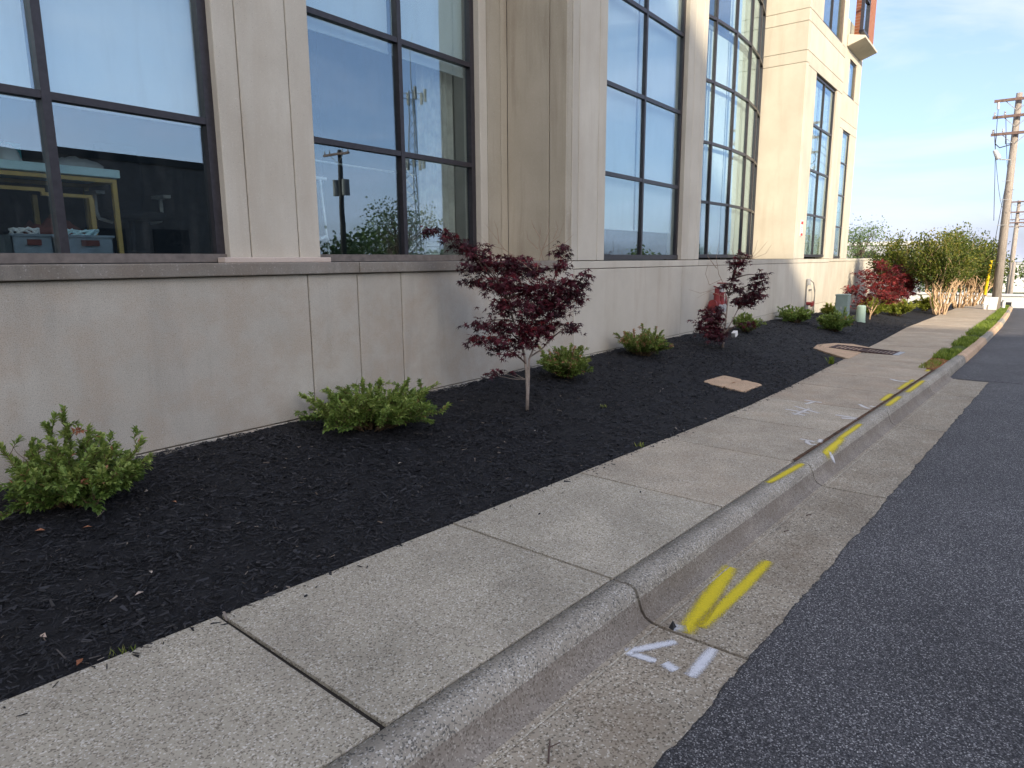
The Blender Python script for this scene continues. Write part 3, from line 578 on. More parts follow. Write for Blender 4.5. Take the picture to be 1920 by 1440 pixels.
mb=MB().tube([(X+.10,5.06,-.69),(X+.10,5.06,-.52)],[.06,.035],10); mb.build('bonnet','galvanised',t); wheel((X+.10,5.06,-.50),(0,0,1),.09).build('hand_wheel','red_paint',t)
wheel((X+.30,5.02,-.86),(.3,-1,.1),.11).build('hand_wheel','red_paint',t); MB().tube([(X+.24,5.1,-.88),(X+.30,5.02,-.86)],.03,8).build('stem','galvanised',t)
t=thing('service_conduit','grey conduit with meter box and looping cable on the sunlit plinth','conduit')
MB().tube([(21.75,5.22,-1.75),(21.72,5.22,-.62)],.02,8).build('pipe','conduit_grey',t); MB().box(21.80,21.93,5.16,5.249,-.80,-.60).build('meter_box','galvanised',t,bevel=.01)
MB().tube([(22.0,5.18,-.66),(22.25,5.15,-.74),(22.45,5.14,-.98),(22.52,5.15,-1.35),(22.5,5.17,-1.78)],.014,6).build('cable','conduit_grey',t,smooth=True)
MB().tube([(22.35,5.16,-.86),(22.46,5.14,-1.1),(22.38,5.15,-1.4),(22.28,5.17,-1.75)],.010,6).build('cable','conduit_grey',t,smooth=True); MB().box(22.1,22.3,5.2,5.249,-.98,-.93).build('bracket','conduit_grey',t)
mb=MB().tube([(21.95,5.25,-1.36),(21.95,5.1,-1.36)],.05,10); mb.obox((21.98,5.08,-1.37),(.10,0,.02),(0,.03,0),(0,0,.06)); mb.build('tap','red_paint',t)
# ------------------------------------------------------------------ plants
def frame_from(d):
    d=d.normalized(); u=d.cross(Uz); u=u.normalized() if u.length>1e-4 else Vector((1,0,0)); return d,u,u.cross(d)
def add_leaf(mb,p,d,l,wd,val,roll=0,droop=.15):        # obovate folded leaf, four triangles
    d,u,n=frame_from(d); u,n=u*math.cos(roll)+n*math.sin(roll), n*math.cos(roll)-u*math.sin(roll)
    b=len(mb.v); mid=p+d*l*.58; tip=p+d*l-n*l*droop
    for q in (p,mid+u*wd+n*wd*.35,tip,mid-u*wd+n*wd*.35,mid-n*wd*.1): mb.v.append(tuple(q))
    mb.f+=[(b,b+1,b+4),(b+1,b+2,b+4),(b+2,b+3,b+4),(b+3,b,b+4)]; mb.a+=[val]*4
STAR=[(-150,.22),(-112,.62),(-84,.26),(-56,.9),(-28,.30),(0,1.0),(28,.30),(56,.9),(84,.26),(112,.62),(150,.22)]
def add_star(mb,p,d,l,val,roll=0):                    # palmate maple leaf
    d,u,n=frame_from(d); u,n=u*math.cos(roll)+n*math.sin(roll), n*math.cos(roll)-u*math.sin(roll)
    b=len(mb.v); mb.v.append(tuple(p)); k=len(STAR)
    for a,r in STAR:
        a=R_(a); q=p+(d*math.cos(a)+u*math.sin(a))*l*r-n*l*.35*r*r; mb.v.append(tuple(q))
    for i in range(k-1): mb.f.append((b,b+1+i,b+2+i)); mb.a.append(val)
def curve(a,b,sag,n=6,jit=.0):
    a,b=Vector(a),Vector(b); L_=(b-a).length
    return [a.lerp(b,i/n)+Vector((random.gauss(0,jit),random.gauss(0,jit),0))*(0 if i in (0,n) else L_)+Vector((0,0,sag*L_*math.sin(math.pi*i/n))) for i in range(n+1)]
def shrub(x,y,rad,h,n,label,seed,mat='shrub_leaf',ls=.037,peaks=(),z=None,group='low shrubs along the bed'):
    random.seed(seed); z=gz(x,y)-.01 if z is None else z
    t=tag(empty('shrub',(x,y,z)),label,'shrub',group); lf=MB(); st=MB()
    for i in range(n):
        a=random.uniform(0,2*math.pi); rr=rad*math.sqrt(random.uniform(.02,1))*(.80+.38*nz3(math.cos(a)*1.6+seed,math.sin(a)*1.6)); hh=h*(1-.5*(rr/rad)**2)*random.uniform(.35,1.12)
        pk=None
        if peaks and i<len(peaks): pk=peaks[i]; tip=Vector((Rh.x*pk[0],Rh.y*pk[0],pk[1]))+Fh*random.uniform(-.1,.1)
        else: tip=Vector((rr*math.cos(a),rr*math.sin(a),hh))
        root=Vector((tip.x*.18,tip.y*.18,0)); pts=curve(root,tip,.10 if tip.z<h*.6 else -.02,6,.03)
        st.tube(pts,[.006,.005,.0045,.004,.003,.0025,.0015],5,False)
        ends=[(pts,.35,1)]
        for q in range(random.randint(4,7)):
            k=random.randint(1,5); b0=pts[k]; out=Vector((tip.x,tip.y,0)); out=out.normalized() if out.length>1e-3 else Vector((1,0,0))
            dd=(out*random.uniform(.1,.9)+Vector((random.gauss(0,.55),random.gauss(0,.55),random.uniform(.35,1)))).normalized()
            tw=curve(b0,b0+dd*random.uniform(.07,.17)*(h/.45)**.5,.08,4,.04); st.tube(tw,[.003,.0025,.002,.0018,.001],4,False); ends.append((tw,.3,1))
        for tw,f0,_ in ends:
            m_=len(tw)-1; Lt=sum((tw[i+1]-tw[i]).length for i in range(m_)); cnt=max(10,int(Lt/ls*5.6))
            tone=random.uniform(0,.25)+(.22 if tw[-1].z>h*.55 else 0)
            red=random.random()<(.006 if mat=='shrub_leaf' else .10)
            for q in range(cnt):
                f=f0+(1-f0)*((q+.5)/cnt)**.6; k=min(m_-1,int(f*m_)); p=tw[k].lerp(tw[k+1],f*m_-k); td=(tw[k+1]-tw[k]).normalized()
                az=q*2.4+random.uniform(-.4,.4); _,u,n_=frame_from(td); sp=random.uniform(.55,1.25)*(1.2-.5*f)
                d=td*math.cos(sp)+(u*math.cos(az)+n_*math.sin(az))*math.sin(sp)+Vector((0,0,.12))
                v=tone+random.uniform(0,.34)+.22*f
                if red and random.random()<.7: v=random.uniform(.965,1)
                else: v=min(.95,v) if random.random()>.006 else 1
                l=ls*random.uniform(.75,1.35); add_leaf(lf,p,d,l,l*random.uniform(.20,.28),v,random.uniform(-.5,.5))
    for q in range(3):
        a=random.uniform(0,6.28); b0=Vector((.3*rad*math.cos(a),.3*rad*math.sin(a),h*.3)); e=b0+Vector((random.gauss(0,.12),random.gauss(0,.12),h*random.uniform(.5,.85))); st.tube(curve(b0,e,.03,5,.04),[.003,.003,.0025,.002,.0015,.001],4,False)
        st.tube([b0.lerp(e,.6),b0.lerp(e,.75)+Vector((.04,.02,.03))],[.0018,.001],4,False)
    lf.build('foliage',mat,t); st.build('stems','stem',t); return t
shrub(1.55,4.66,.50,.37,84,'largest looking green shrub at the left edge nearest the camera',11,peaks=[(.03,.62),(.06,.52),(.16,.50),(-.34,.42),(.44,.40),(.5,.30),(-.2,.42),(-.02,.55)],ls=.037)
shrub(3.98,4.62,.80,.37,104,'wide spreading green shrub under the pier between the first two windows',12,'shrub_leaf',peaks=[(.12,.47),(-.05,.46),(.62,.42),(.35,.45),(-.62,.33),(.72,.24)],ls=.037)
shrub(7.32,4.62,.46,.38,58,'green shrub tinged orange just right of the largest maple trunk',13,'shrub_leaf_red',peaks=[(-.38,.42),(.05,.44),(.2,.40)])
shrub(9.70,4.72,.54,.40,66,'round green shrub below the third window against the wall',14,'shrub_leaf_red',peaks=[(.0,.50),(.3,.42),(-.42,.36)])
shrub(14.7,4.7,.36,.38,34,'small green shrub just behind the second maple',15,ls=.05)
shrub(18.7,4.7,.52,.38,44,'dark green shrub under the shaded tower corner against the plinth',16,ls=.055,peaks=[(-.5,.42),(-.2,.45)])
shrub(18.7,3.72,.52,.50,46,'bushy dark green shrub in front of the green utility cabinet',17,ls=.055,peaks=[(-.1,.62),(.25,.6)])
shrub(28.2,3.6,.85,.62,52,'wide sunlit yellow green shrub in front of the far maples',18,'shrub_leaf_sun',ls=.075)
shrub(26.5,4.1,.60,.62,36,'sunlit yellow green shrub behind the third maple trunk',19,'shrub_leaf_sun',ls=.075)
shrub(33.8,3.25,.60,.66,36,'last sunlit yellow green shrub beside the crape myrtle trunks',20,'shrub_leaf_sun',ls=.085)
shrub(22.4,4.6,.40,.45,24,'green shrub against the lit plinth between the two utility pedestals',21,'shrub_leaf_sun',ls=.06)

def maple(x,y,sc,label,seed,trunk,fork,clusters,twigs,mat,leaf_l,dens,group='red leaf maples in the bed',depth=.8):
    """cluster table in tree units (right, up, half width, half height), sc metres each"""
    random.seed(seed); z=gz(x,y)-.02; br=MB(); t=tag(empty('maple_tree',(x,y,z)),label,'tree',group); tr=MB(); lf=MB(); bare=MB()
    def W(a,b,dp=0): return Rh*(a*sc)+Fh*(dp*sc)+Vector((0,0,b*sc))
    for path in trunk:
        pts=[W(*p[:3]) for p in path]; tr.tube(pts,[p[3]*sc for p in path],8)
    fk=[W(*f) for f in fork]
    for (a,b,rx,ry) in clusters:
        nsub=max(1,int(rx*ry/130)); 
        cdp=random.uniform(-1,1)*min(34,rx*1.1+8)*depth
        c=W(a,b,cdp); f=min(fk,key=lambda q:(q-c).length+ (0 if q.z<=c.z+.05 else 9)) if any(q.z<=c.z+.05 for q in fk) else min(fk,key=lambda q:(q-c).length)
        br.tube(curve(f,c,.10,7,.025),[v*sc for v in (1.5,1.35,1.2,1.0,.85,.7,.55,.4)],6,False)
        tone=random.uniform(0,.3)
        k=int(rx*ry*dens); m=0
        while m<k:
            # leaves hang from short twiglets, in flat layers
            q=Vector((random.gauss(0,.5),random.gauss(0,.5),random.gauss(0,.5)))
            if q.length>1.25: continue
            p=c+Rh*(q.x*rx*sc)+Fh*(q.y*rx*sc*.9*depth)+Vector((0,0,q.z*ry*sc))
            out=(Rh*q.x+Fh*q.y); d=out.normalized()*.7+Vector((random.gauss(0,.45),random.gauss(0,.45),-.25+random.gauss(0,.3)))
            if random.random()<.12: br.tube([c.lerp(p,.25),p],[.45*sc,.18*sc],4,False)
            for _ in range(random.randint(2,4)):
                dd=d+Vector((random.gauss(0,.6),random.gauss(0,.6),random.gauss(0,.25))); pp=p+Vector((random.gauss(0,1),random.gauss(0,1),random.gauss(0,.7)))*leaf_l*.5
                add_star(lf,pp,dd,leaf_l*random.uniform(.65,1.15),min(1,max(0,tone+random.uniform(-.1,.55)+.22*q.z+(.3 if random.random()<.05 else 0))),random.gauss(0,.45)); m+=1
    for tw in twigs:
        pts=[W(p[0],p[1],p[2] if len(p)>2 else 0) for p in tw]; n=len(pts); bare.tube(pts,[sc*(.62-.42*i/(n-1)) for i in range(n)],4,False)
    tr.build('trunk','bark_pale' if mat=='maple_leaf' else 'bark_tan',t,smooth=True); br.build('branches','bark',t,smooth=True); lf.build('crown',mat,t)
    if twigs: bare.build('bare_twigs','twig_bare',t)
    return t
c1=[(-163,331,22,8),(-140,322,18,11),(-120,308,18,13),(-100,294,18,14),(-82,290,20,15),(-108,268,22,9),(-72,274,28,16),(-42,272,30,20),(-12,268,30,20),(18,262,20,14),(65,296,18,16),(62,272,17,13),
 (-104,244,20,7),(-78,238,26,11),(-48,238,38,22),(-8,228,40,28),(34,222,34,26),(72,232,28,24),(98,240,16,20),(-38,198,38,18),(12,194,44,24),(56,198,36,21),(90,212,18,15),
 (-85,166,24,9),(-48,158,38,13),(-3,158,44,17),(42,163,38,15),(82,160,20,9),(-88,140,28,8),(-48,136,38,11),(-4,134,34,12),(-55,118,22,7),(-28,113,18,7),(20,150,30,12)]
w1=[[(10,262),(-40,300),(-62,330),(-75,346)],[(-40,300),(-68,308),(-88,330)],[(-50,310),(-52,335),(-58,350)],[(18,262),(28,300),(58,322),(66,345)],[(30,280),(22,310),(26,345)],[(20,300),(2,318),(0,332)],[(24,320),(12,340),(8,352)],[(40,300),(70,312),(84,326)],[(28,298),(40,330),(38,356)],[(48,318),(56,336),(52,350)]]
maple(5.70,4.10,.00571,'largest dark red maple standing in front of the second window',31,
  [[(0,0,0,3.6),(1,40,0,3.2),(-1,80,1,2.9),(-4,104,1,2.5),(-10,130,2,2.0),(-24,170,3,1.5),(-34,210,0,1.1)],[(1,4,2,2.2),(3,50,3,2.1),(4,100,2,1.9),(14,125,2,1.8),(30,160,3,1.4),(44,200,4,1.0)],[(6,105,2,1.6),(26,118,2,1.4),(46,138,3,1.2),(62,170,5,.9)]],
  [(-2,92,0),(-10,130,2),(-24,170,3),(30,160,3),(46,138,3),(44,200,4),(-34,210,0)],c1,w1,'maple_leaf',.056,.30)
c1b=[(-68,74,18,6),(-50,78,12,5),(-25,76,7,4)]
random.seed(3); lf=MB(); tr=MB(); t0=bpy.data.objects['maple_tree']
for a,b,rx,ry in c1b:
    c=Rh*(a*.00571)+Vector((0,0,b*.00571)); tr.tube(curve(Rh*(-.01)+Vector((0,0,.36)),c,-.05,5,.03),[.004,.0035,.003,.003,.002,.002],5,False)
    for _ in range(int(rx*ry*.25)): add_star(lf,c+Vector((random.gauss(0,rx*.0025),random.gauss(0,rx*.0025),random.gauss(0,ry*.0025))),Vector((random.gauss(0,1),random.gauss(0,1),-.2)),.05,random.random()*.9,random.gauss(0,.4))
lf.build('low_leaves','maple_leaf',t0); tr.build('low_branch','bark_pale',t0,smooth=True)
c2=[(22,172,7,8),(20,160,15,8),(12,158,12,6),(60,137,13,12),(52,120,17,10),(42,102,18,11),(62,100,15,9),(30,90,20,9),(46,88,18,8),(10,120,9,14),(-2,118,5,6),(26,110,8,7),(-16,76,12,8),(-26,64,20,10),(-34,50,20,10),(-20,50,20,12),(-24,36,22,10),(-8,56,12,12),(-18,24,22,7),(-42,38,12,6),(38,48,20,4),(0,30,12,8),(16,140,8,9)]
w2=[[(8,100),(-14,140),(-20,170),(-16,196)],[(-8,130),(-30,120),(-38,140),(-34,160)],[(-20,112),(-46,105),(-68,112)],[(6,96),(-30,108),(-52,96)],[(18,140),(40,162),(58,180),(72,198)],[(30,152),(50,180),(54,200)],[(44,166),(70,176),(80,192)],[(16,160),(8,185),(10,205)],[(-18,150),(-36,172),(-30,190)]]
maple(12.0,4.25,.00971,'thin open maple in front of the red fire connection',32,
  [[(0,0,0,2.6),(2,30,0,2.0),(4,60,0,1.5),(6,100,0,1.2),(12,130,0,.9),(22,172,0,.5)],[(2,28,0,1.4),(14,50,1,1.1),(26,75,2,.9),(42,102,2,.6)],[(3,35,0,1.2),(-10,50,-1,.9),(-22,62,-2,.6)]],
  [(2,30,0),(4,60,0),(6,100,0),(12,130,0),(26,75,2),(-10,50,-1)],c2,w2,'maple_leaf',.078,.46,depth=.7)
c3=[(18,98,18,12),(-8,84,22,9),(12,74,26,11),(-22,54,22,9),(8,48,30,11),(32,64,22,14),(-18,40,18,6),(28,38,20,9),(40,84,16,12),(0,64,22,8),(-26,26,14,5),(46,50,16,10)]
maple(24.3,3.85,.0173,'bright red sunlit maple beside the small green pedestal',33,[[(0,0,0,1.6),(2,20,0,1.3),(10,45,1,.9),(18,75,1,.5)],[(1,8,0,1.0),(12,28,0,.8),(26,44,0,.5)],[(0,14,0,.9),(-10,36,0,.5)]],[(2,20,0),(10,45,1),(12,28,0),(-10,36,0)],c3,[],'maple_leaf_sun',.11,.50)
c4=[(-12,74,17,11),(8,70,15,13),(-22,58,20,10),(-2,50,22,13),(-30,36,15,8),(-10,34,18,8),(14,48,12,12),(-36,58,10,8)]
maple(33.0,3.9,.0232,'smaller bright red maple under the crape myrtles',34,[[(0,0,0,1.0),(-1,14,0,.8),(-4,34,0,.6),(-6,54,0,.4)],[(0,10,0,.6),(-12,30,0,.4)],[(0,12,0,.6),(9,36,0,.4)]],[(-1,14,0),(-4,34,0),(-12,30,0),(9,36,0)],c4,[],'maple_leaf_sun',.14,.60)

def myrtle(x,y,label,seed,cr,ch,z=None,nl=9000,lean=(0,0)):
    random.seed(seed); z=gz(x,y)-.02 if z is None else z; t=tag(empty('crape_myrtle',(x,y,z)),label,'tree','crape myrtles in a row by the pavement'); tr=MB(); lf=MB()
    ctr=Vector((lean[0],lean[1],ch))
    tips=[]
    for k in range(11):
        a=k*2.4; b=Vector((.18*math.cos(a),.18*math.sin(a),0)); r=random.uniform(.45,.95)*cr*.55; e=Vector((r*math.cos(a),r*math.sin(a),random.uniform(.95,1.25)))+Vector(lean)*.5 if False else Vector((r*math.cos(a)+lean[0]*.5,r*math.sin(a)+lean[1]*.5,random.uniform(.95,1.25)))
        tr.tube(curve(b,e,.04,6,.03),[.032,.03,.03,.028,.026,.026,.03],7)
        for q in range(10):
            d=Vector((random.gauss(0,1),random.gauss(0,1),random.gauss(.05,.8)))
            if d.length<.1: continue
            d.normalize(); rr=random.uniform(.55,1.05); p=ctr+Vector((d.x*cr*rr,d.y*cr*rr,d.z*cr*.78*rr+ (.2 if d.z>.5 else 0)))
            if p.z<.72: p.z=.72+random.uniform(0,.25)
            tr.tube(curve(e,p,.06,5,.05),[.014,.012,.009,.007,.005,.003],4,False); tips.append((e,p))
    per=max(4,nl//len(tips))
    for e,p in tips:
        tone=random.uniform(0,.5)
        for q in range(per):
            f=random.uniform(.45,1.08); c=e.lerp(p,f)+Vector((random.gauss(0,.10),random.gauss(0,.10),random.gauss(0,.10)))
            d=(p-e).normalized()+Vector((random.gauss(0,.7),random.gauss(0,.7),random.gauss(.1,.6))); l=random.uniform(.075,.13)
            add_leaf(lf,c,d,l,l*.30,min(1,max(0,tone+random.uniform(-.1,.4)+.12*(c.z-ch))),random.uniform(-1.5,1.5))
    tr.build('trunk','bark_tan',t,smooth=True); lf.build('crown','myrtle_leaf',t)
myrtle(35.4,4.6,'leftmost crape myrtle, darkest crown above the red maple',41,1.25,2.05)
myrtle(31.6,2.55,'nearest crape myrtle with fanned tan trunks at the bed edge',42,1.15,2.1,lean=(.8,.2))
myrtle(34.9,2.75,'second crape myrtle from the pavement end of the row',43,1.35,2.35)
myrtle(38.2,2.35,'third crape myrtle along the pavement with golden green crown',44,1.35,2.35)
myrtle(41.5,2.05,'fourth crape myrtle, behind the yellow guy guard',45,1.3,2.2)
myrtle(44.8,1.9,'farthest crape myrtle, partly hidden by the nearest pole',46,1.25,2.1)
# grass strip and clay patch between pavement and kerb
mb=MB(); mb.grid([[P(s,ck(s)+.002,zs(s)-.015),P(s,(ck(s)+cof(s))/2,zs(s)+.02+.012*nz3(s*3,1)),P(s,cof(s)-.004,zs(s)-.012)] for s in span(15.0,44,.2)])
tag(mb.build('grass_verge','turf_ground',smooth=True),kind='structure')
mb=MB(); mb.grid([[P(s,ck(s)-.0+.003,zs(s)-.02),P(s,ck(s)+(cof(s)-ck(s))*.35,zs(s)+.012+.02*nz3(s*5,2)),P(s,ck(s)+(cof(s)-ck(s))*.7,zs(s)+.01+.02*nz3(s*5,5)),P(s,cof(s)+.05,zs(s)+.006)] for s in span(13.15,15.3,.1)])
tag(mb.build('clay_patch','soil',smooth=True),kind='structure')
def blades(n,s,c,z,h0,h1,name,label,val=None):
    x=s*SX-c*SY; y=s*SY+c*SX; h=rng.uniform(h0,h1,n); a=rng.uniform(0,2*np.pi,n); wd=h*.09; ln=rng.uniform(.1,.6,n)*h
    b=np.stack([x,y,z],1); u=np.stack([np.cos(a),np.sin(a),0*a],1); v=np.stack([-np.sin(a),np.cos(a),0*a],1); k=np.array([[0,0,1.]])
    V=np.stack([b-u*wd[:,None],b+u*wd[:,None],b+v*(ln*.4)[:,None]+k*(h*.6)[:,None]+u*(wd*.6)[:,None],b+v*ln[:,None]+k*h[:,None]],1).reshape(-1,3)
    base=(np.arange(n)*4)[:,None]; F=np.concatenate([base+np.array([[0,1,2]]),base+np.array([[0,2,3]])],0)
    at=np.tile(rng.uniform(0,1,n) if val is None else val,2)
    return tag(nparr(name,V,F,'grass_blade',None,at),label,'grass',kind='stuff')
n=16000; s=rng.uniform(14.9,43,n)
pat=np.array([nz3(a*.55,9.1) for a in s]); keep=pat>-.28; s=s[keep]; n=len(s)
c0=np.array([ck(a) for a in s]); c1_=np.array([cof(a) for a in s]); c=c0+(c1_-c0)*rng.uniform(-.06,1.12,n); z=np.array([zs(a) for a in s])
blades(n,s,c,z,.04,.11,'grass','short green grass strip between the pavement and the far kerb',np.clip(rng.uniform(0,.75,n)+.25*(np.array([nz3(a*2.2,b*3) for a,b in zip(s,c)])),0,1))
n=420; s=rng.uniform(13.3,14.6,n); c=1.76+.25*rng.uniform(0,1,n); blades(n,s,c,np.array([zs(a) for a in s]),.02,.07,'dry_weeds','dry brown weeds on the clay patch by the kerb end',rng.uniform(.2,1,n))
def tuft(s,c,k,label,h=.05):
    n=k; ss=s+rng.normal(0,.03,n); cc=c+rng.normal(0,.02,n); z=np.array([gz(P(a,b)[0],P(a,b)[1]) for a,b in zip(ss,cc)])
    o=blades(n,ss,cc,z,h*.5,h,'weed_tuft',label); del o['kind']; o['category']='weed'; o['group']='weeds along the pavement edge'
tuft(.92,2.96,16,'tiny weed tuft at the near pavement edge by the orange leaf'); tuft(5.45,3.02,20,'small green weed at the pavement edge below the maple',.06); tuft(12.9,3.3,60,'green weed clump where the mulch meets the pavement before the drain',.16)
tuft(6.4,4.0,14,'small seedling alone in the mulch right of the maple trunk',.05)
# ------------------------------------------------------------------ things in the bed and on the pavement
def rrect(s0,s1,c0,c1,r,n=5):
    out=[]
    for (cs,cc,a0) in ((s1-r,c1-r,0),(s0+r,c1-r,90),(s0+r,c0+r,180),(s1-r,c0+r,270)):
        for k in range(n+1): a=R_(a0+90*k/n); out.append((cs+r*math.cos(a),cc+r*math.sin(a)))
    return out
t=thing('utility_cover','tan concrete utility vault lid lying in the black mulch','cover')
def lid(poly,zf,th): 
    mb=MB(); k=len(poly); top=[]; bot=[]
    for s,c in poly: x,y,_=P(s,c); zz=zf(s,c); top.append((x,y,zz)); bot.append((x,y,zz-th))
    mb.v=top+bot; mb.f=[tuple(range(k)),tuple(range(2*k-1,k-1,-1))]+[(i,k+i,k+(i+1)%k,(i+1)%k) for i in range(k)]; return mb
zl_=lambda s,c: -1.785+(c-3.34)*.125-(s-9.2)*.019+.015
lid(rrect(8.84,9.60,3.34,3.63,.07),zl_,.08).build('lid','apron_stone',t,bevel=.006); lid(rrect(8.84,9.60,3.636,3.93,.07),zl_,.08).build('lid','apron_stone',t,bevel=.006)
lid([(9.18,3.625),(9.28,3.625),(9.28,3.642),(9.18,3.642)],lambda s,c: zl_(s,c)+.004,.003).build('lift_slot','soil',t)
zap=lambda s,c: zs(s)+.012+max(0,c-3.25)*.075
ap=tag(lid([(13.75,3.22),(16.1,3.36),(16.3,3.75),(16.0,4.05),(15.3,4.22),(14.6,4.1),(14.25,3.75)],zap,.1).build('drain_apron','apron_stone'),kind='structure')
t=thing('drain_grate','rusty brown drain grate set in the pavement','grate')
gs0,gs1,gc0,gc1=15.05,15.75,2.72,3.92; zgr=lambda s,c: (zap(s,c) if c>3.25 else zs(s)+.006)+.008
mb=MB()
for (a,b,c_,d) in ((gs0,gs0+.05,gc0,gc1),(gs1-.05,gs1,gc0,gc1),(gs0,gs1,gc0,gc0+.05),(gs0,gs1,gc1-.05,gc1),(gs0,gs1,3.30,3.35)):
    q=lid([(a,c_),(b,c_),(b,d),(a,d)],zgr,.02); n=len(mb.v); mb.v+=q.v; mb.f+=[tuple(n+i for i in f) for f in q.f]
mb.build('frame','rust',t)
for i in range(14):
    c_=gc0+.09+.078*i; lid([(gs0+.05,c_),(gs1-.05,c_),(gs1-.05,c_+.042),(gs0+.05,c_+.042)],lambda s,c: zgr(s,c)-.002,.02).build('bar','rust',t)
lid([(gs0,gc0-.10),(gs1,gc0-.10),(gs1,gc0),(gs0,gc0)],lambda s,c: zs(s)+.008,.01).build('edge_plate','galvanised',t)
t=thing('utility_cabinet','tall grey green utility pedestal cabinet in the far bed','cabinet'); x,y=21.3,4.1; z=gz(x,y)-.03
MB().box(x-.18,x+.18,y-.17,y+.17,z,z+.82).build('body','ped_green',t,bevel=.03,seg=3); MB().box(x-.19,x+.19,y-.18,y+.18,z+.80,z+.845).build('lid','ped_green',t,bevel=.012,seg=2)
MB().box(x-.184,x-.176,y-.13,y+.13,z+.10,z+.75).build('door','ped_green',t,bevel=.003); MB().box(x-.196,x-.184,y-.02,y+.02,z+.42,z+.50).build('handle','galvanised',t)
t=thing('telecom_pedestal','short pale green round topped pedestal right of the taller cabinet','pedestal'); x,y=22.75,3.85; z=gz(x,y)-.03
mb=MB().tube([(x,y,z),(x,y,z+.49),(x,y,z+.525),(x,y,z+.54)],[.135,.125,.115,.08],20); mb.build('shell','ped_pale',t,bevel=.004); MB().tube([(x,y,z+.02),(x,y,z+.07)],.142,20).build('collar','ped_pale',t)
t=thing('ground_light','small white spotlight on the mulch behind the second maple','light'); x,y=13.5,4.55; z=gz(x,y)
MB().obox((x,y,z+.075),(.07,.0,.02),(0,.045,.0),(-.015,0,.05)).build('head','pale_white',t,bevel=.008); MB().tube([(x+.03,y,z-.02),(x+.02,y,z+.05)],.012,6).build('spike','galvanised',t); MB().obox((x-.078,y,z+.06),(.006,0,.002),(0,.036,0),(-.012,0,.04)).build('lens','galvanised',t)
# fallen leaves, wood scraps
def fleaf(x,y,l,val,nm='fallen_leaf',lab='curled brown leaf lying on the black mulch',grp='leaves fallen on the mulch',z=None):
    mb=MB(); zz=(gz(x,y)+.026) if z is None else z; a=random.uniform(0,6.28); add_leaf(mb,Vector((x,y,zz)),Vector((math.cos(a),math.sin(a),.1)),l,l*.24,val,random.uniform(-.3,.3)); tag(mb.build(nm,'litter'),lab,'leaf',grp)
random.seed(5)
for (s,c,l,v,lab) in ((.80,3.02,.05,.05,'orange curled leaf at the near edge of the mulch by the pavement'),(1.75,4.35,.045,.35,'brown leaf on the mulch just right of the nearest shrub'),(1.3,3.6,.04,.95,'pale dry leaf in the middle of the near mulch'),(1.15,3.4,.05,.9,'long pale leaf on the mulch at the lower left'),
    (1.22,4.30,.05,.25,'reddish leaf under the front of the nearest shrub'),(1.02,4.42,.05,.15,'orange leaf under the left end of the nearest shrub'),(3.4,4.0,.045,.95,'pale leaf on the mulch right of the wide shrub'),(5.0,3.9,.035,.98,'whitish scrap on the mulch just left of the largest maple trunk'),(7.8,4.0,.04,.98,'whitish leaf on the mulch beyond the largest maple'),(.75,3.3,.05,.85,'dull tan leaf nearest the lower left corner of the mulch')):
    x,y,_=P(s,c); fleaf(x,y,l,v,lab=lab)
t=thing('fallen_twig','small forked twig lying in the gutter','twig'); s0,c0=1.80,1.34; z=pave_z(s0,c0)+.006
x,y,_=P(s0,c0); MB().tube([(x-.05,y-.03,z),(x,y,z+.012),(x+.05,y+.03,z+.004)],[.004,.0045,.003],6).build('stick','bark',t); MB().tube([(x+.01,y+.005,z+.01),(x+.03,y-.03,z+.035)],[.003,.002],5).build('fork','bark',t)
mb=MB(); x,y,_=P(2.93,1.40); z=pave_z(2.93,1.4); mb.v=[(x-.022,y-.012,z),(x+.02,y-.016,z),(x+.024,y+.014,z),(x-.012,y+.018,z),(x-.006,y-.002,z+.05),(x+.01,y+.004,z+.036)]; mb.f=[(0,1,5,4),(1,2,5),(2,3,4,5),(3,0,4),(3,2,1,0)]
tag(mb.build('stone_chip','far_dark',bevel=.002),'dark stone chip standing in the gutter joint by the yellow marks','stone')
for k,(s,c,l,lab) in enumerate(((5.05,1.38,.05,'dark twig scrap in the gutter below the second yellow kerb mark'),(4.62,1.40,.04,'shorter dark twig scrap nearer the camera in the gutter'))):
    x,y,_=P(s,c); z=pave_z(s,c)+.005; tag(MB().tube([(x,y,z),(x+l*.7,y-l*.6,z+.004)],[.004,.003],5).build('twig_scrap','bark'),lab,'twig')
for k,(s,c,lab) in enumerate(((3.4,2.62,'small dark pebble on the second full slab'),(1.72,2.80,'tiny dark pebble near the mulch edge of the near slab'),(4.25,2.33,'dark pebble near the middle of the third slab'))):
    x,y,_=P(s,c); z=zs(s)+.006; mb=MB().tube([(x-.011,y,z),(x-.004,y,z+.003),(x+.006,y+.002,z+.002),(x+.012,y+.003,z)],[.002,.006,.006,.002],6); tag(mb.build('pebble','far_dark',smooth=True),lab,'pebble')
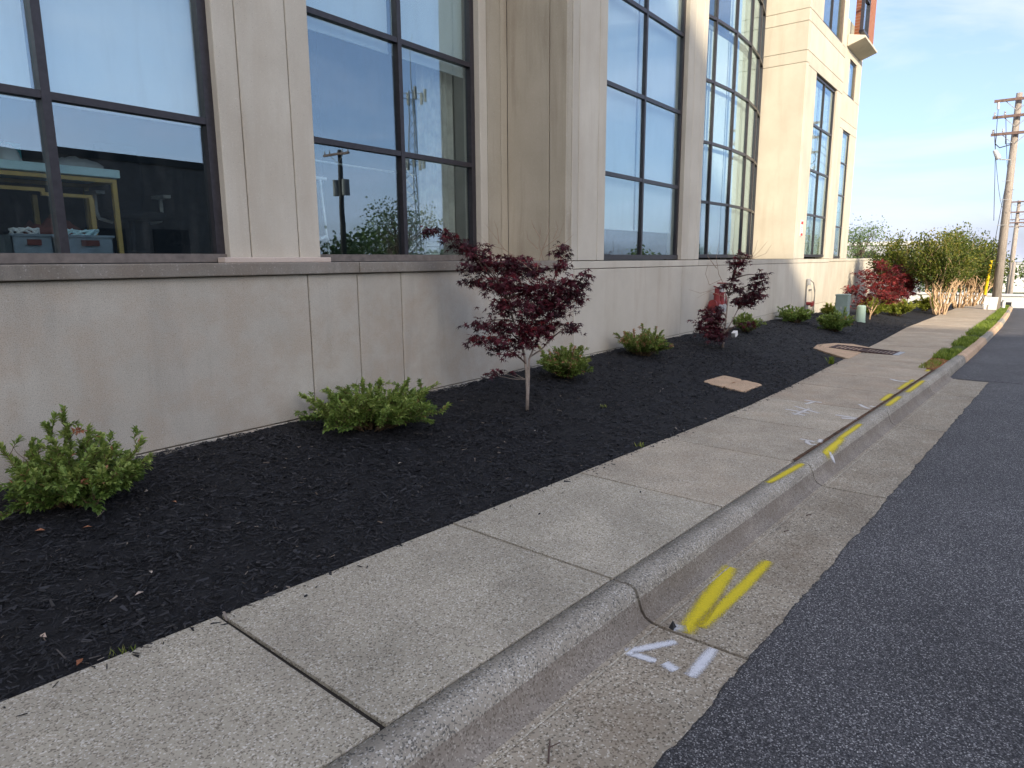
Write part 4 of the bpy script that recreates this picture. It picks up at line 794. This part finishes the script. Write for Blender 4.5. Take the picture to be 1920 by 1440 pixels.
# ------------------------------------------------------------------ survey paint
def stroke(pts,wd,mat,parent,lift=.0045,label=None):
    mb=MB(); uv=[]; D=[]
    wd*=1.3; P2=[Vector(p) for p in pts]; seg=[]
    for a,b in zip(P2,P2[1:]):
        n=max(2,int((b-a).length/.03)); seg+= [a.lerp(b,i/n) for i in range(n)]
    seg.append(P2[-1]); rows=[]
    for i,q in enumerate(seg):
        t=(seg[min(i+1,len(seg)-1)]-seg[max(i-1,0)]).normalized(); nn=Vector((-t.y,t.x)); row=[]
        for k in range(7):
            e=q+nn*wd*(k/6-.5); row.append(P(e.x,e.y,pave_z(e.x,e.y)+lift)); uv.append((k/6,i/(len(seg)-1)))
        rows.append(row)
    mb.grid(rows); mb.uv=uv; o=mb.build('paint_mark',mat,parent); 
    if label: o['label']=label
    return o
Y_='paint_yellow'; W_='paint_white'
def px_marks():
    stroke([(2.92,1.33),(3.82,1.455)],.10,Y_,kerb,label='bright yellow sprayed stroke in the gutter')
    stroke([(3.02,1.292),(3.66,1.298),(4.06,1.312)],.078,Y_,kerb,label='second darker yellow stroke in the gutter')
    stroke([(2.82,1.325),(2.58,1.468)],.050,W_,kerb); stroke([(2.58,1.468),(2.605,1.32)],.050,W_,kerb,label='white sprayed arrow head in the gutter')
    stroke([(2.615,1.285),(2.595,1.215)],.06,W_,kerb); stroke([(2.88,1.16),(2.59,1.143)],.060,W_,kerb,label='white sprayed bar in the gutter'); stroke([(2.93,1.40),(2.97,1.34)],.07,W_,kerb)
    stroke([(5.10,1.69),(5.84,1.655)],.062,Y_,kerb,label='yellow stroke on top of the kerb')
    stroke([(6.33,1.615),(7.05,1.64)],.065,Y_,kerb); stroke([(6.95,1.655),(7.85,1.66)],.060,Y_,kerb,label='long yellow stroke on the kerb')
    for a,b,c in ((9.15,10.0,1.665),(9.5,10.15,1.79),(10.4,11.75,1.665),(10.6,11.75,1.80),(12.9,13.55,1.81)): stroke([(a,c),(b,c+.01)],.075,Y_,walk if c>1.74 else kerb)
    for p,w_ in (([(6.73,1.95),(6.69,1.80)],.05),([(6.72,1.88),(6.62,1.85),(6.56,1.80),(6.60,1.76)],.05),([(6.85,1.79),(6.7,1.76)],.05),
        ([(8.12,2.55),(8.06,2.25)],.06),([(8.38,2.52),(8.14,2.17)],.055),([(7.95,2.42),(7.90,2.25)],.06),([(7.85,2.36),(8.35,2.33)],.06),([(8.88,2.56),(8.84,2.33)],.07),([(8.6,2.46),(8.88,2.42)],.06),
        ([(8.17,2.0),(8.14,1.76)],.07),([(8.02,1.90),(8.1,1.76)],.08),([(9.05,1.95),(8.9,1.86),(8.82,1.78)],.06),([(9.02,1.82),(8.98,1.76)],.07),([(11.6,2.10),(11.45,1.98),(11.4,1.80)],.08),([(11.5,1.92),(11.42,1.76)],.08)):
        stroke(p,w_,'paint_faint',walk)
    stroke([(6.44,1.60),(6.52,1.57)],.04,W_,kerb)
px_marks()
# reddish soil washed along the kerb joint
mb=MB(); mb.grid([[P(s,1.728-.006*abs(nz3(s*6,2)),zs(s)+.0035),P(s,1.752+.012*abs(nz3(s*5,8))+.008,zs(s)+.0045)] for s in span(5.9,13.2,.06)]); mb.build('soil_line','soil_damp',walk)
# ------------------------------------------------------------------ poles and wires
def pole(x,y,zb,zt,r0,arms,label,lean=0,detail=True,group='wooden utility poles along the street',wood='pole_wood'):
    t=thing('utility_pole',label,'pole',group)
    MB().tube([(x,y,zb-.3),(x,y+lean*.5,(zb+zt)/2),(x,y+lean,zt)],[r0,r0*.82,r0*.62],14).build('shaft',wood,t,smooth=True)
    for (z,h,kk) in arms:
        yy=y+lean*(z-zb)/(zt-zb); a=MB().box(x-r0-.12,x-r0-.02,yy-h,yy+h,z-.055,z+.055).build('crossarm','arm_wood',t)
        for q in (-.92,-.5,.5,.92):
            if kk:
                MB().tube([(x-r0-.07,yy+q*h,z+.055),(x-r0-.07,yy+q*h,z+.12),(x-r0-.07,yy+q*h,z+.15),(x-r0-.07,yy+q*h,z+.22)],[.02,.045,.03,.035],8).build('insulator','insulator',a)
        if detail:
            for sg in (-1,1): MB().tube([(x-r0-.03,yy+sg*h*.5,z-.05),(x-r0*.9,yy+sg*.05,z-.42)],.016,5).build('brace','galvanised',a)
    return t
p1=pole(37.9,.90,-2.35,6.98,.19,[(6.70,.86,0),(6.02,.86,1),(5.30,.86,1)],'nearest leaning wooden utility pole with three crossarms at the right edge',.08)
xx=37.55
MB().tube([(xx,1.68,6.62),(xx,1.66,6.35)],.05,8).build('strain_insulator','insulator',p1); MB().tube([(xx,1.66,6.35),(xx,1.62,5.0),(xx,1.5,3.6),(xx,1.34,1.6)],.012,5).build('drop_wire','wire',p1)
MB().tube([(xx,1.62,5.25),(xx,1.62,4.9),(xx,1.45,4.72),(xx,1.02,4.82)],.022,6).build('jumper','wire',p1,smooth=True); MB().tube([(xx,1.28,5.25),(xx,1.25,4.85),(xx,1.02,4.86)],.02,6).build('jumper','wire',p1,smooth=True)
lamp=MB().tube([(xx-.05,1.62,4.62),(xx-.05,1.50,4.40),(xx-.05,1.42,4.24)],[.07,.11,.10],12).build('lamp_head','insulator',p1); MB().tube([(xx,1.40,4.22),(xx,1.20,4.20),(xx+.1,1.0,4.18),(xx+.15,.98,3.95)],.025,6).build('lamp_bracket','galvanised',p1)
for k,z in enumerate((3.3,2.9,2.5,2.0,1.4)): MB().tube([(37.66,.98-.12,z),(37.6,.98-.24*(1 if k%2 else -1),z)],.012,5).build('step_bolt','galvanised',p1)
p2=pole(75,1.02,-4.4,4.85,.2,[(4.72,1.1,1),(3.85,1.15,1),(2.95,1.15,1)],'second utility pole further off right of the nearest one',0,True)
p3=pole(112,1.35,-5.2,5.0,.19,[(4.8,1.1,0),(3.9,1.1,0)],'farthest thin utility pole seen between the others',0,False)
pole(66,.72,-4.2,-.4,.17,[],'short bare stub pole beside the second utility pole',0,False)
def sagline(a,b,sag,r,label):
    a,b=Vector(a),Vector(b); pts=[a.lerp(b,i/14)-Vector((0,0,sag*4*(i/14)*(1-i/14))) for i in range(15)]
    tag(MB().tube(pts,r,4).build('power_line','wire'),label,'wire','overhead lines between the poles')
for k,(q,z0,z1) in enumerate(((.5,6.2,4.9),(-.5,6.2,4.9),(.9,5.5,4.05),(-.9,5.5,4.05))): sagline((37.55,.95+q*.86,z0),(74.8,1.02+q*1.1,z1),.7,.014,['overhead wire from the middle crossarm, upper left','overhead wire from the middle crossarm, upper right','overhead wire from the lowest crossarm, left end','overhead wire from the lowest crossarm, right end'][k])
for k,(q,z0) in enumerate(((.5,4.9),(-.5,4.9))): sagline((74.8,1.02+q*1.1,z0),(111.8,1.35+q*1.1,4.9),.8,.014,['left wire running on to the farthest pole','right wire running on to the farthest pole'][k])
t=thing('guy_wire','steel guy wire with a yellow plastic guard beside the nearest pole','guy wire')
g0,g1=Vector((40.6,1.50,-2.5)),Vector((38.1,1.00,4.6)); MB().tube([g0,g1],.012,5).build('cable','wire',t); MB().tube([g0.lerp(g1,.0),g0.lerp(g1,.03)],.05,8).build('anchor','galvanised',t); MB().tube([g0.lerp(g1,.10),g0.lerp(g1,.33)],.07,10).build('guard','yellow_plastic',t)
t=thing('cable_guard','white cable guard panel leaning at the foot of the nearest pole','panel'); MB().obox((37.6,1.0,-2.08),(.03,0,.0),(0,.16,.0),(0,-.02,.30)).build('panel','pale_white',t,bevel=.01); MB().obox((37.55,1.28,-2.08),(.02,0,0),(0,.05,0),(0,.01,.32)).build('side_strip','pale_white',t)
t=thing('white_post','short white marker post just right of the nearest pole','post'); MB().tube([(38.0,.62,-2.4),(38.0,.62,-1.98)],.07,10).build('post','pale_white',t); MB().tube([(38.0,.62,-1.98),(38.0,.62,-1.93)],[.085,.06],10).build('cap','galvanised',t)
t=thing('step_edge','low reddish brick edging at the end of the mulch by the myrtles','edging'); 
for k in range(4): x,y,_=P(33.0+.33*k,4.30+.03*k); MB().box(x,x+.31,y,y+.16,zs(33)-.1,zs(33)+.10).build('brick','boulder',t,bevel=.01)
random.seed(8)
o=clothpile('boulder','rounded peach coloured boulder behind the far maples','boulder',(36.8,5.2,-2.35),(.75,.55),'boulder',seed=12,h=.85)
# ------------------------------------------------------------------ beyond the crest
t=thing('low_block_wall','long low white wall beyond the crest of the road','wall'); MB().box(59.6,60,-14,9,-4.2,-2.72).build('wall','far_white',t); MB().box(59.5,60.1,-14,9,-2.72,-2.58).build('coping','far_white',t); MB().box(59.57,59.6,.52,1.22,-3.75,-3.15).build('opening','far_dark',t)
t=thing('shop_building','pale flat roofed building far behind the crape myrtles','building'); MB().box(92,110,6,30,-5,1.5).build('wall','far_grey',t); MB().box(91.8,110.2,5.8,30.2,1.5,1.9).build('parapet','far_white',t)
for k in range(6): MB().box(91.95,91.99,7.5+3.5*k,9.8+3.5*k,-.6,.8).build('window','far_dark',t)
t=thing('warehouse','long white warehouse on the horizon at the right edge','building'); MB().box(140,160,-60,4,-6,-1.2).build('wall','far_white',t); MB().box(139.8,160.2,-60.2,4.2,-1.2,-.8).build('roof','far_grey',t)
t=thing('panel_fence','grey panel fence behind the low end wall of the building','fence')
for k in range(6): MB().box(52+.02,52.06,7.0+1.0*k,7.96+1.0*k,-3.4,-.15).build('panel','far_grey',t)
for k in range(7): MB().box(51.95,52.1,6.93+1.0*k,7.01+1.0*k,-3.4,.0).build('post','far_grey',t)
t=thing('red_car','dark red car just below the crest of the road','car'); X0=50; y0=.25; zc=zs(50)-.12
mb=MB(); prof=[(-2.1,.45),(-2.1,.75),(-1.2,.88),(-.7,1.32),(.8,1.34),(1.5,.9),(2.1,.82),(2.1,.4)]; k=len(prof); mb.v=[(X0+a,y0-.85,zc+b) for a,b in prof]+[(X0+a,y0-2.55,zc+b) for a,b in prof]; mb.f=[tuple(range(k)),tuple(range(2*k-1,k-1,-1))]+[((i+1)%k,i,k+i,k+(i+1)%k) for i in range(k)]; mb.build('body','car_red',t,bevel=.08,seg=3)
MB().obox((X0-.97,y0-1.7,zc+1.08),(.012,0,-.01),(0,.68,0),(.21,0,.19)).build('rear_window','far_dark',t)
for dx in (-1.35,1.35):
    for dy in (-.9,-2.5): w_=MB().tube([(X0+dx,y0+dy-.1,zc+.3),(X0+dx,y0+dy+.1,zc+.3)],.31,16).build('wheel','rubber',t); MB().tube([(X0+dx,y0+dy-.11,zc+.3),(X0+dx,y0+dy+.11,zc+.3)],.18,12).build('rim','galvanised',w_)
for dy in (-1.0,-2.4): MB().box(X0-2.12,X0-2.09,y0+dy-.14,y0+dy+.14,zc+.62,zc+.74).build('tail_light','sign_red',t)
def bgtree(x,y,zb,h,r,label,seed,mat='far_leaf',n=1500,ls=.22,group='trees beyond the road',trunk='bark',sparse=1.0,low=.3):
    random.seed(seed); t=tag(empty('broad_tree',(x,y,zb)),label,'tree',group); tr=MB(); lf=MB()
    th=h*low; tr.tube([(0,0,-.3),(.05,.03,th*.6),(0,0,h*.8)],[.035*h*.6,.028*h*.6,.01],8)
    tips=[]
    for k in range(46):
        d=Vector((random.gauss(0,1),random.gauss(0,1),random.gauss(0,1))); d.normalize(); rr=random.uniform(.55,1)
        p=Vector((d.x*r*rr,d.y*r*rr,th+(h-th)*.5+d.z*(h-th)*.5*rr)); b=Vector((0,0,max(th*.7,p.z-.35*h))); tr.tube(curve(b,p,.06,5,.05),[.008*h,.007*h,.005*h,.004*h,.003*h,.001*h],4,False); tips.append(p)
    for p in tips:
        tone=random.uniform(0,.5)
        for q in range(n//46):
            c=p+Vector((random.gauss(0,1),random.gauss(0,1),random.gauss(0,.8)))*r*.17*sparse; l=ls*random.uniform(.6,1.2)
            add_leaf(lf,c,Vector((random.gauss(0,1),random.gauss(0,1),random.gauss(0,.7))),l,l*.34,min(1,max(0,tone+random.uniform(0,.45))),random.uniform(-1.5,1.5))
    tr.build('trunk',trunk,t,smooth=True); lf.build('crown',mat,t); return t
bgtree(58,10.3,-3.4,5.9,2.0,'pale thinly leaved tree beyond the end of the building',61,'pale_leaf',3200,.15,sparse=1.25)
bgtree(64,8.3,-3.6,3.9,1.4,'lower pale tree right of the thin tree beyond the building',62,'pale_leaf',1800,.16,sparse=1.2)
for k,(x,y,h,r,lab) in enumerate(((84,3.6,5.2,3.2,'green tree beyond the low white wall behind the nearest pole'),(88,-2.5,5.0,3.4,'green tree beyond the low white wall at the right edge'),(96,12,6.2,3.6,'tree on the skyline behind the pale flat roofed building'),(78,6.4,3.8,2.2,'low green tree behind the farthest crape myrtle'))): bgtree(x,y,-4.8,h,r,lab,70+k,n=1600,ls=.3)
# ------------------------------------------------------------------ across the street (mirrored in the glass, and casting the shade)
t=thing('office_block','tall pale unseen office block across the street that shades the near pavement','building')
ZR=-.15+.57*(20.2+30); MB().box(-95,-30,-110,-32,-1.5,ZR-.35).build('wall','far_tan',t); MB().box(-95.1,-29.95,-110,-31.9,ZR-.35,ZR).build('parapet','far_white',t)  # unseen block inferred from its shadow; walls made pale to bounce light
for fl in range(6):
    for k in range(7): MB().box(-37-8*k,-32.5-8*k,-31.999,-31.93,1+4.4*fl,3.6+4.4*fl).build('window','far_dark',t)
    for k in range(8): MB().box(-30.06,-29.94,-38-8.5*k,-33.5-8.5*k,1+4.4*fl,3.6+4.4*fl).build('window','far_dark',t)
t=thing('brick_row','long low dark brick building across the street mirrored in the first window','building')
MB().box(4,32.4,-44,-30,-2.6,5.75).build('wall','dark_brick',t); MB().box(3.9,32.5,-44.1,-29.9,5.75,6.15).build('parapet','far_dark',t)
for k in range(7): w_=MB().box(5.4+3.8*k,7.6+3.8*k,-29.999,-29.94,-.6,1.9).build('window','far_dark',t); MB().box(5.3+3.8*k,7.7+3.8*k,-29.999,-29.88,-.75,-.62).build('sill','far_grey',w_)
random.seed(77)
for k in range(14):
    x=37+7.4*k+random.uniform(-2,2); y=-27-random.uniform(0,8)-.06*x; h=random.uniform(3.2,4.6)+(.02*x)
    bgtree(x,y,zs(x)-.3,h,random.uniform(3.2,4.2),['first','second','third','fourth','fifth','sixth','seventh','eighth','ninth','tenth','eleventh','twelfth','thirteenth','last'][k]+' broad tree beyond the dark brick building across the street',80+k,n=1300,ls=.5,group='tree row across the street',low=.12)
bgtree(27.2,-15.5,zs(27)-.2,5.9,2.2,'open crowned tree across the street mirrored in the second window',99,n=1500,ls=.17,sparse=1.2,low=.42)
p4=pole(23.7,-16,zs(24)-.1,5.5,.17,[(5.25,1.0,1)],'utility pole across the street mirrored in the second window',0,True,wood='far_dark')
for sg in (-1,1): MB().tube([(23.7,-16+sg*.36,3.2),(23.7,-16+sg*.36,4.0)],.2,12).build('transformer','conduit_grey',p4)
t=thing('cell_tower','tall lattice cell tower far across the street','tower'); tx,ty,tz=98.5,-85,-4
for a in range(3):
    b=a*2*math.pi/3; MB().tube([(tx+2.2*math.cos(b),ty+2.2*math.sin(b),tz),(tx+.5*math.cos(b),ty+.5*math.sin(b),33)],.13,5).build('leg','galvanised',t)
mb=MB()
for k in range(18):
    for a in range(3):
        z0=tz+2*k; z1=z0+2; r0=2.2-1.7*(z0-tz)/37; r1=2.2-1.7*(z1-tz)/37; b=a*2*math.pi/3; b2=b+2*math.pi/3; mb.tube([(tx+r0*math.cos(b),ty+r0*math.sin(b),z0),(tx+r1*math.cos(b2),ty+r1*math.sin(b2),z1)],.06,3)
mb.build('lattice','galvanised',t); MB().tube([(tx,ty,33),(tx,ty,42)],[.12,.05],5).build('mast','galvanised',t)
for z in (19,32):
    for a in range(6): b=a*math.pi/3; MB().obox((tx+2.6*math.cos(b),ty+2.6*math.sin(b),z),(.22,0,0),(0,.22,0),(0,0,1.1)).build('antenna','conduit_grey',t); 
    MB().tube([(tx+2.5*math.cos(a*math.pi/6),ty+2.5*math.sin(a*math.pi/6),z) for a in range(13)],.08,4).build('ring','galvanised',t)
scene.render.resolution_x=1024; scene.render.resolution_y=768
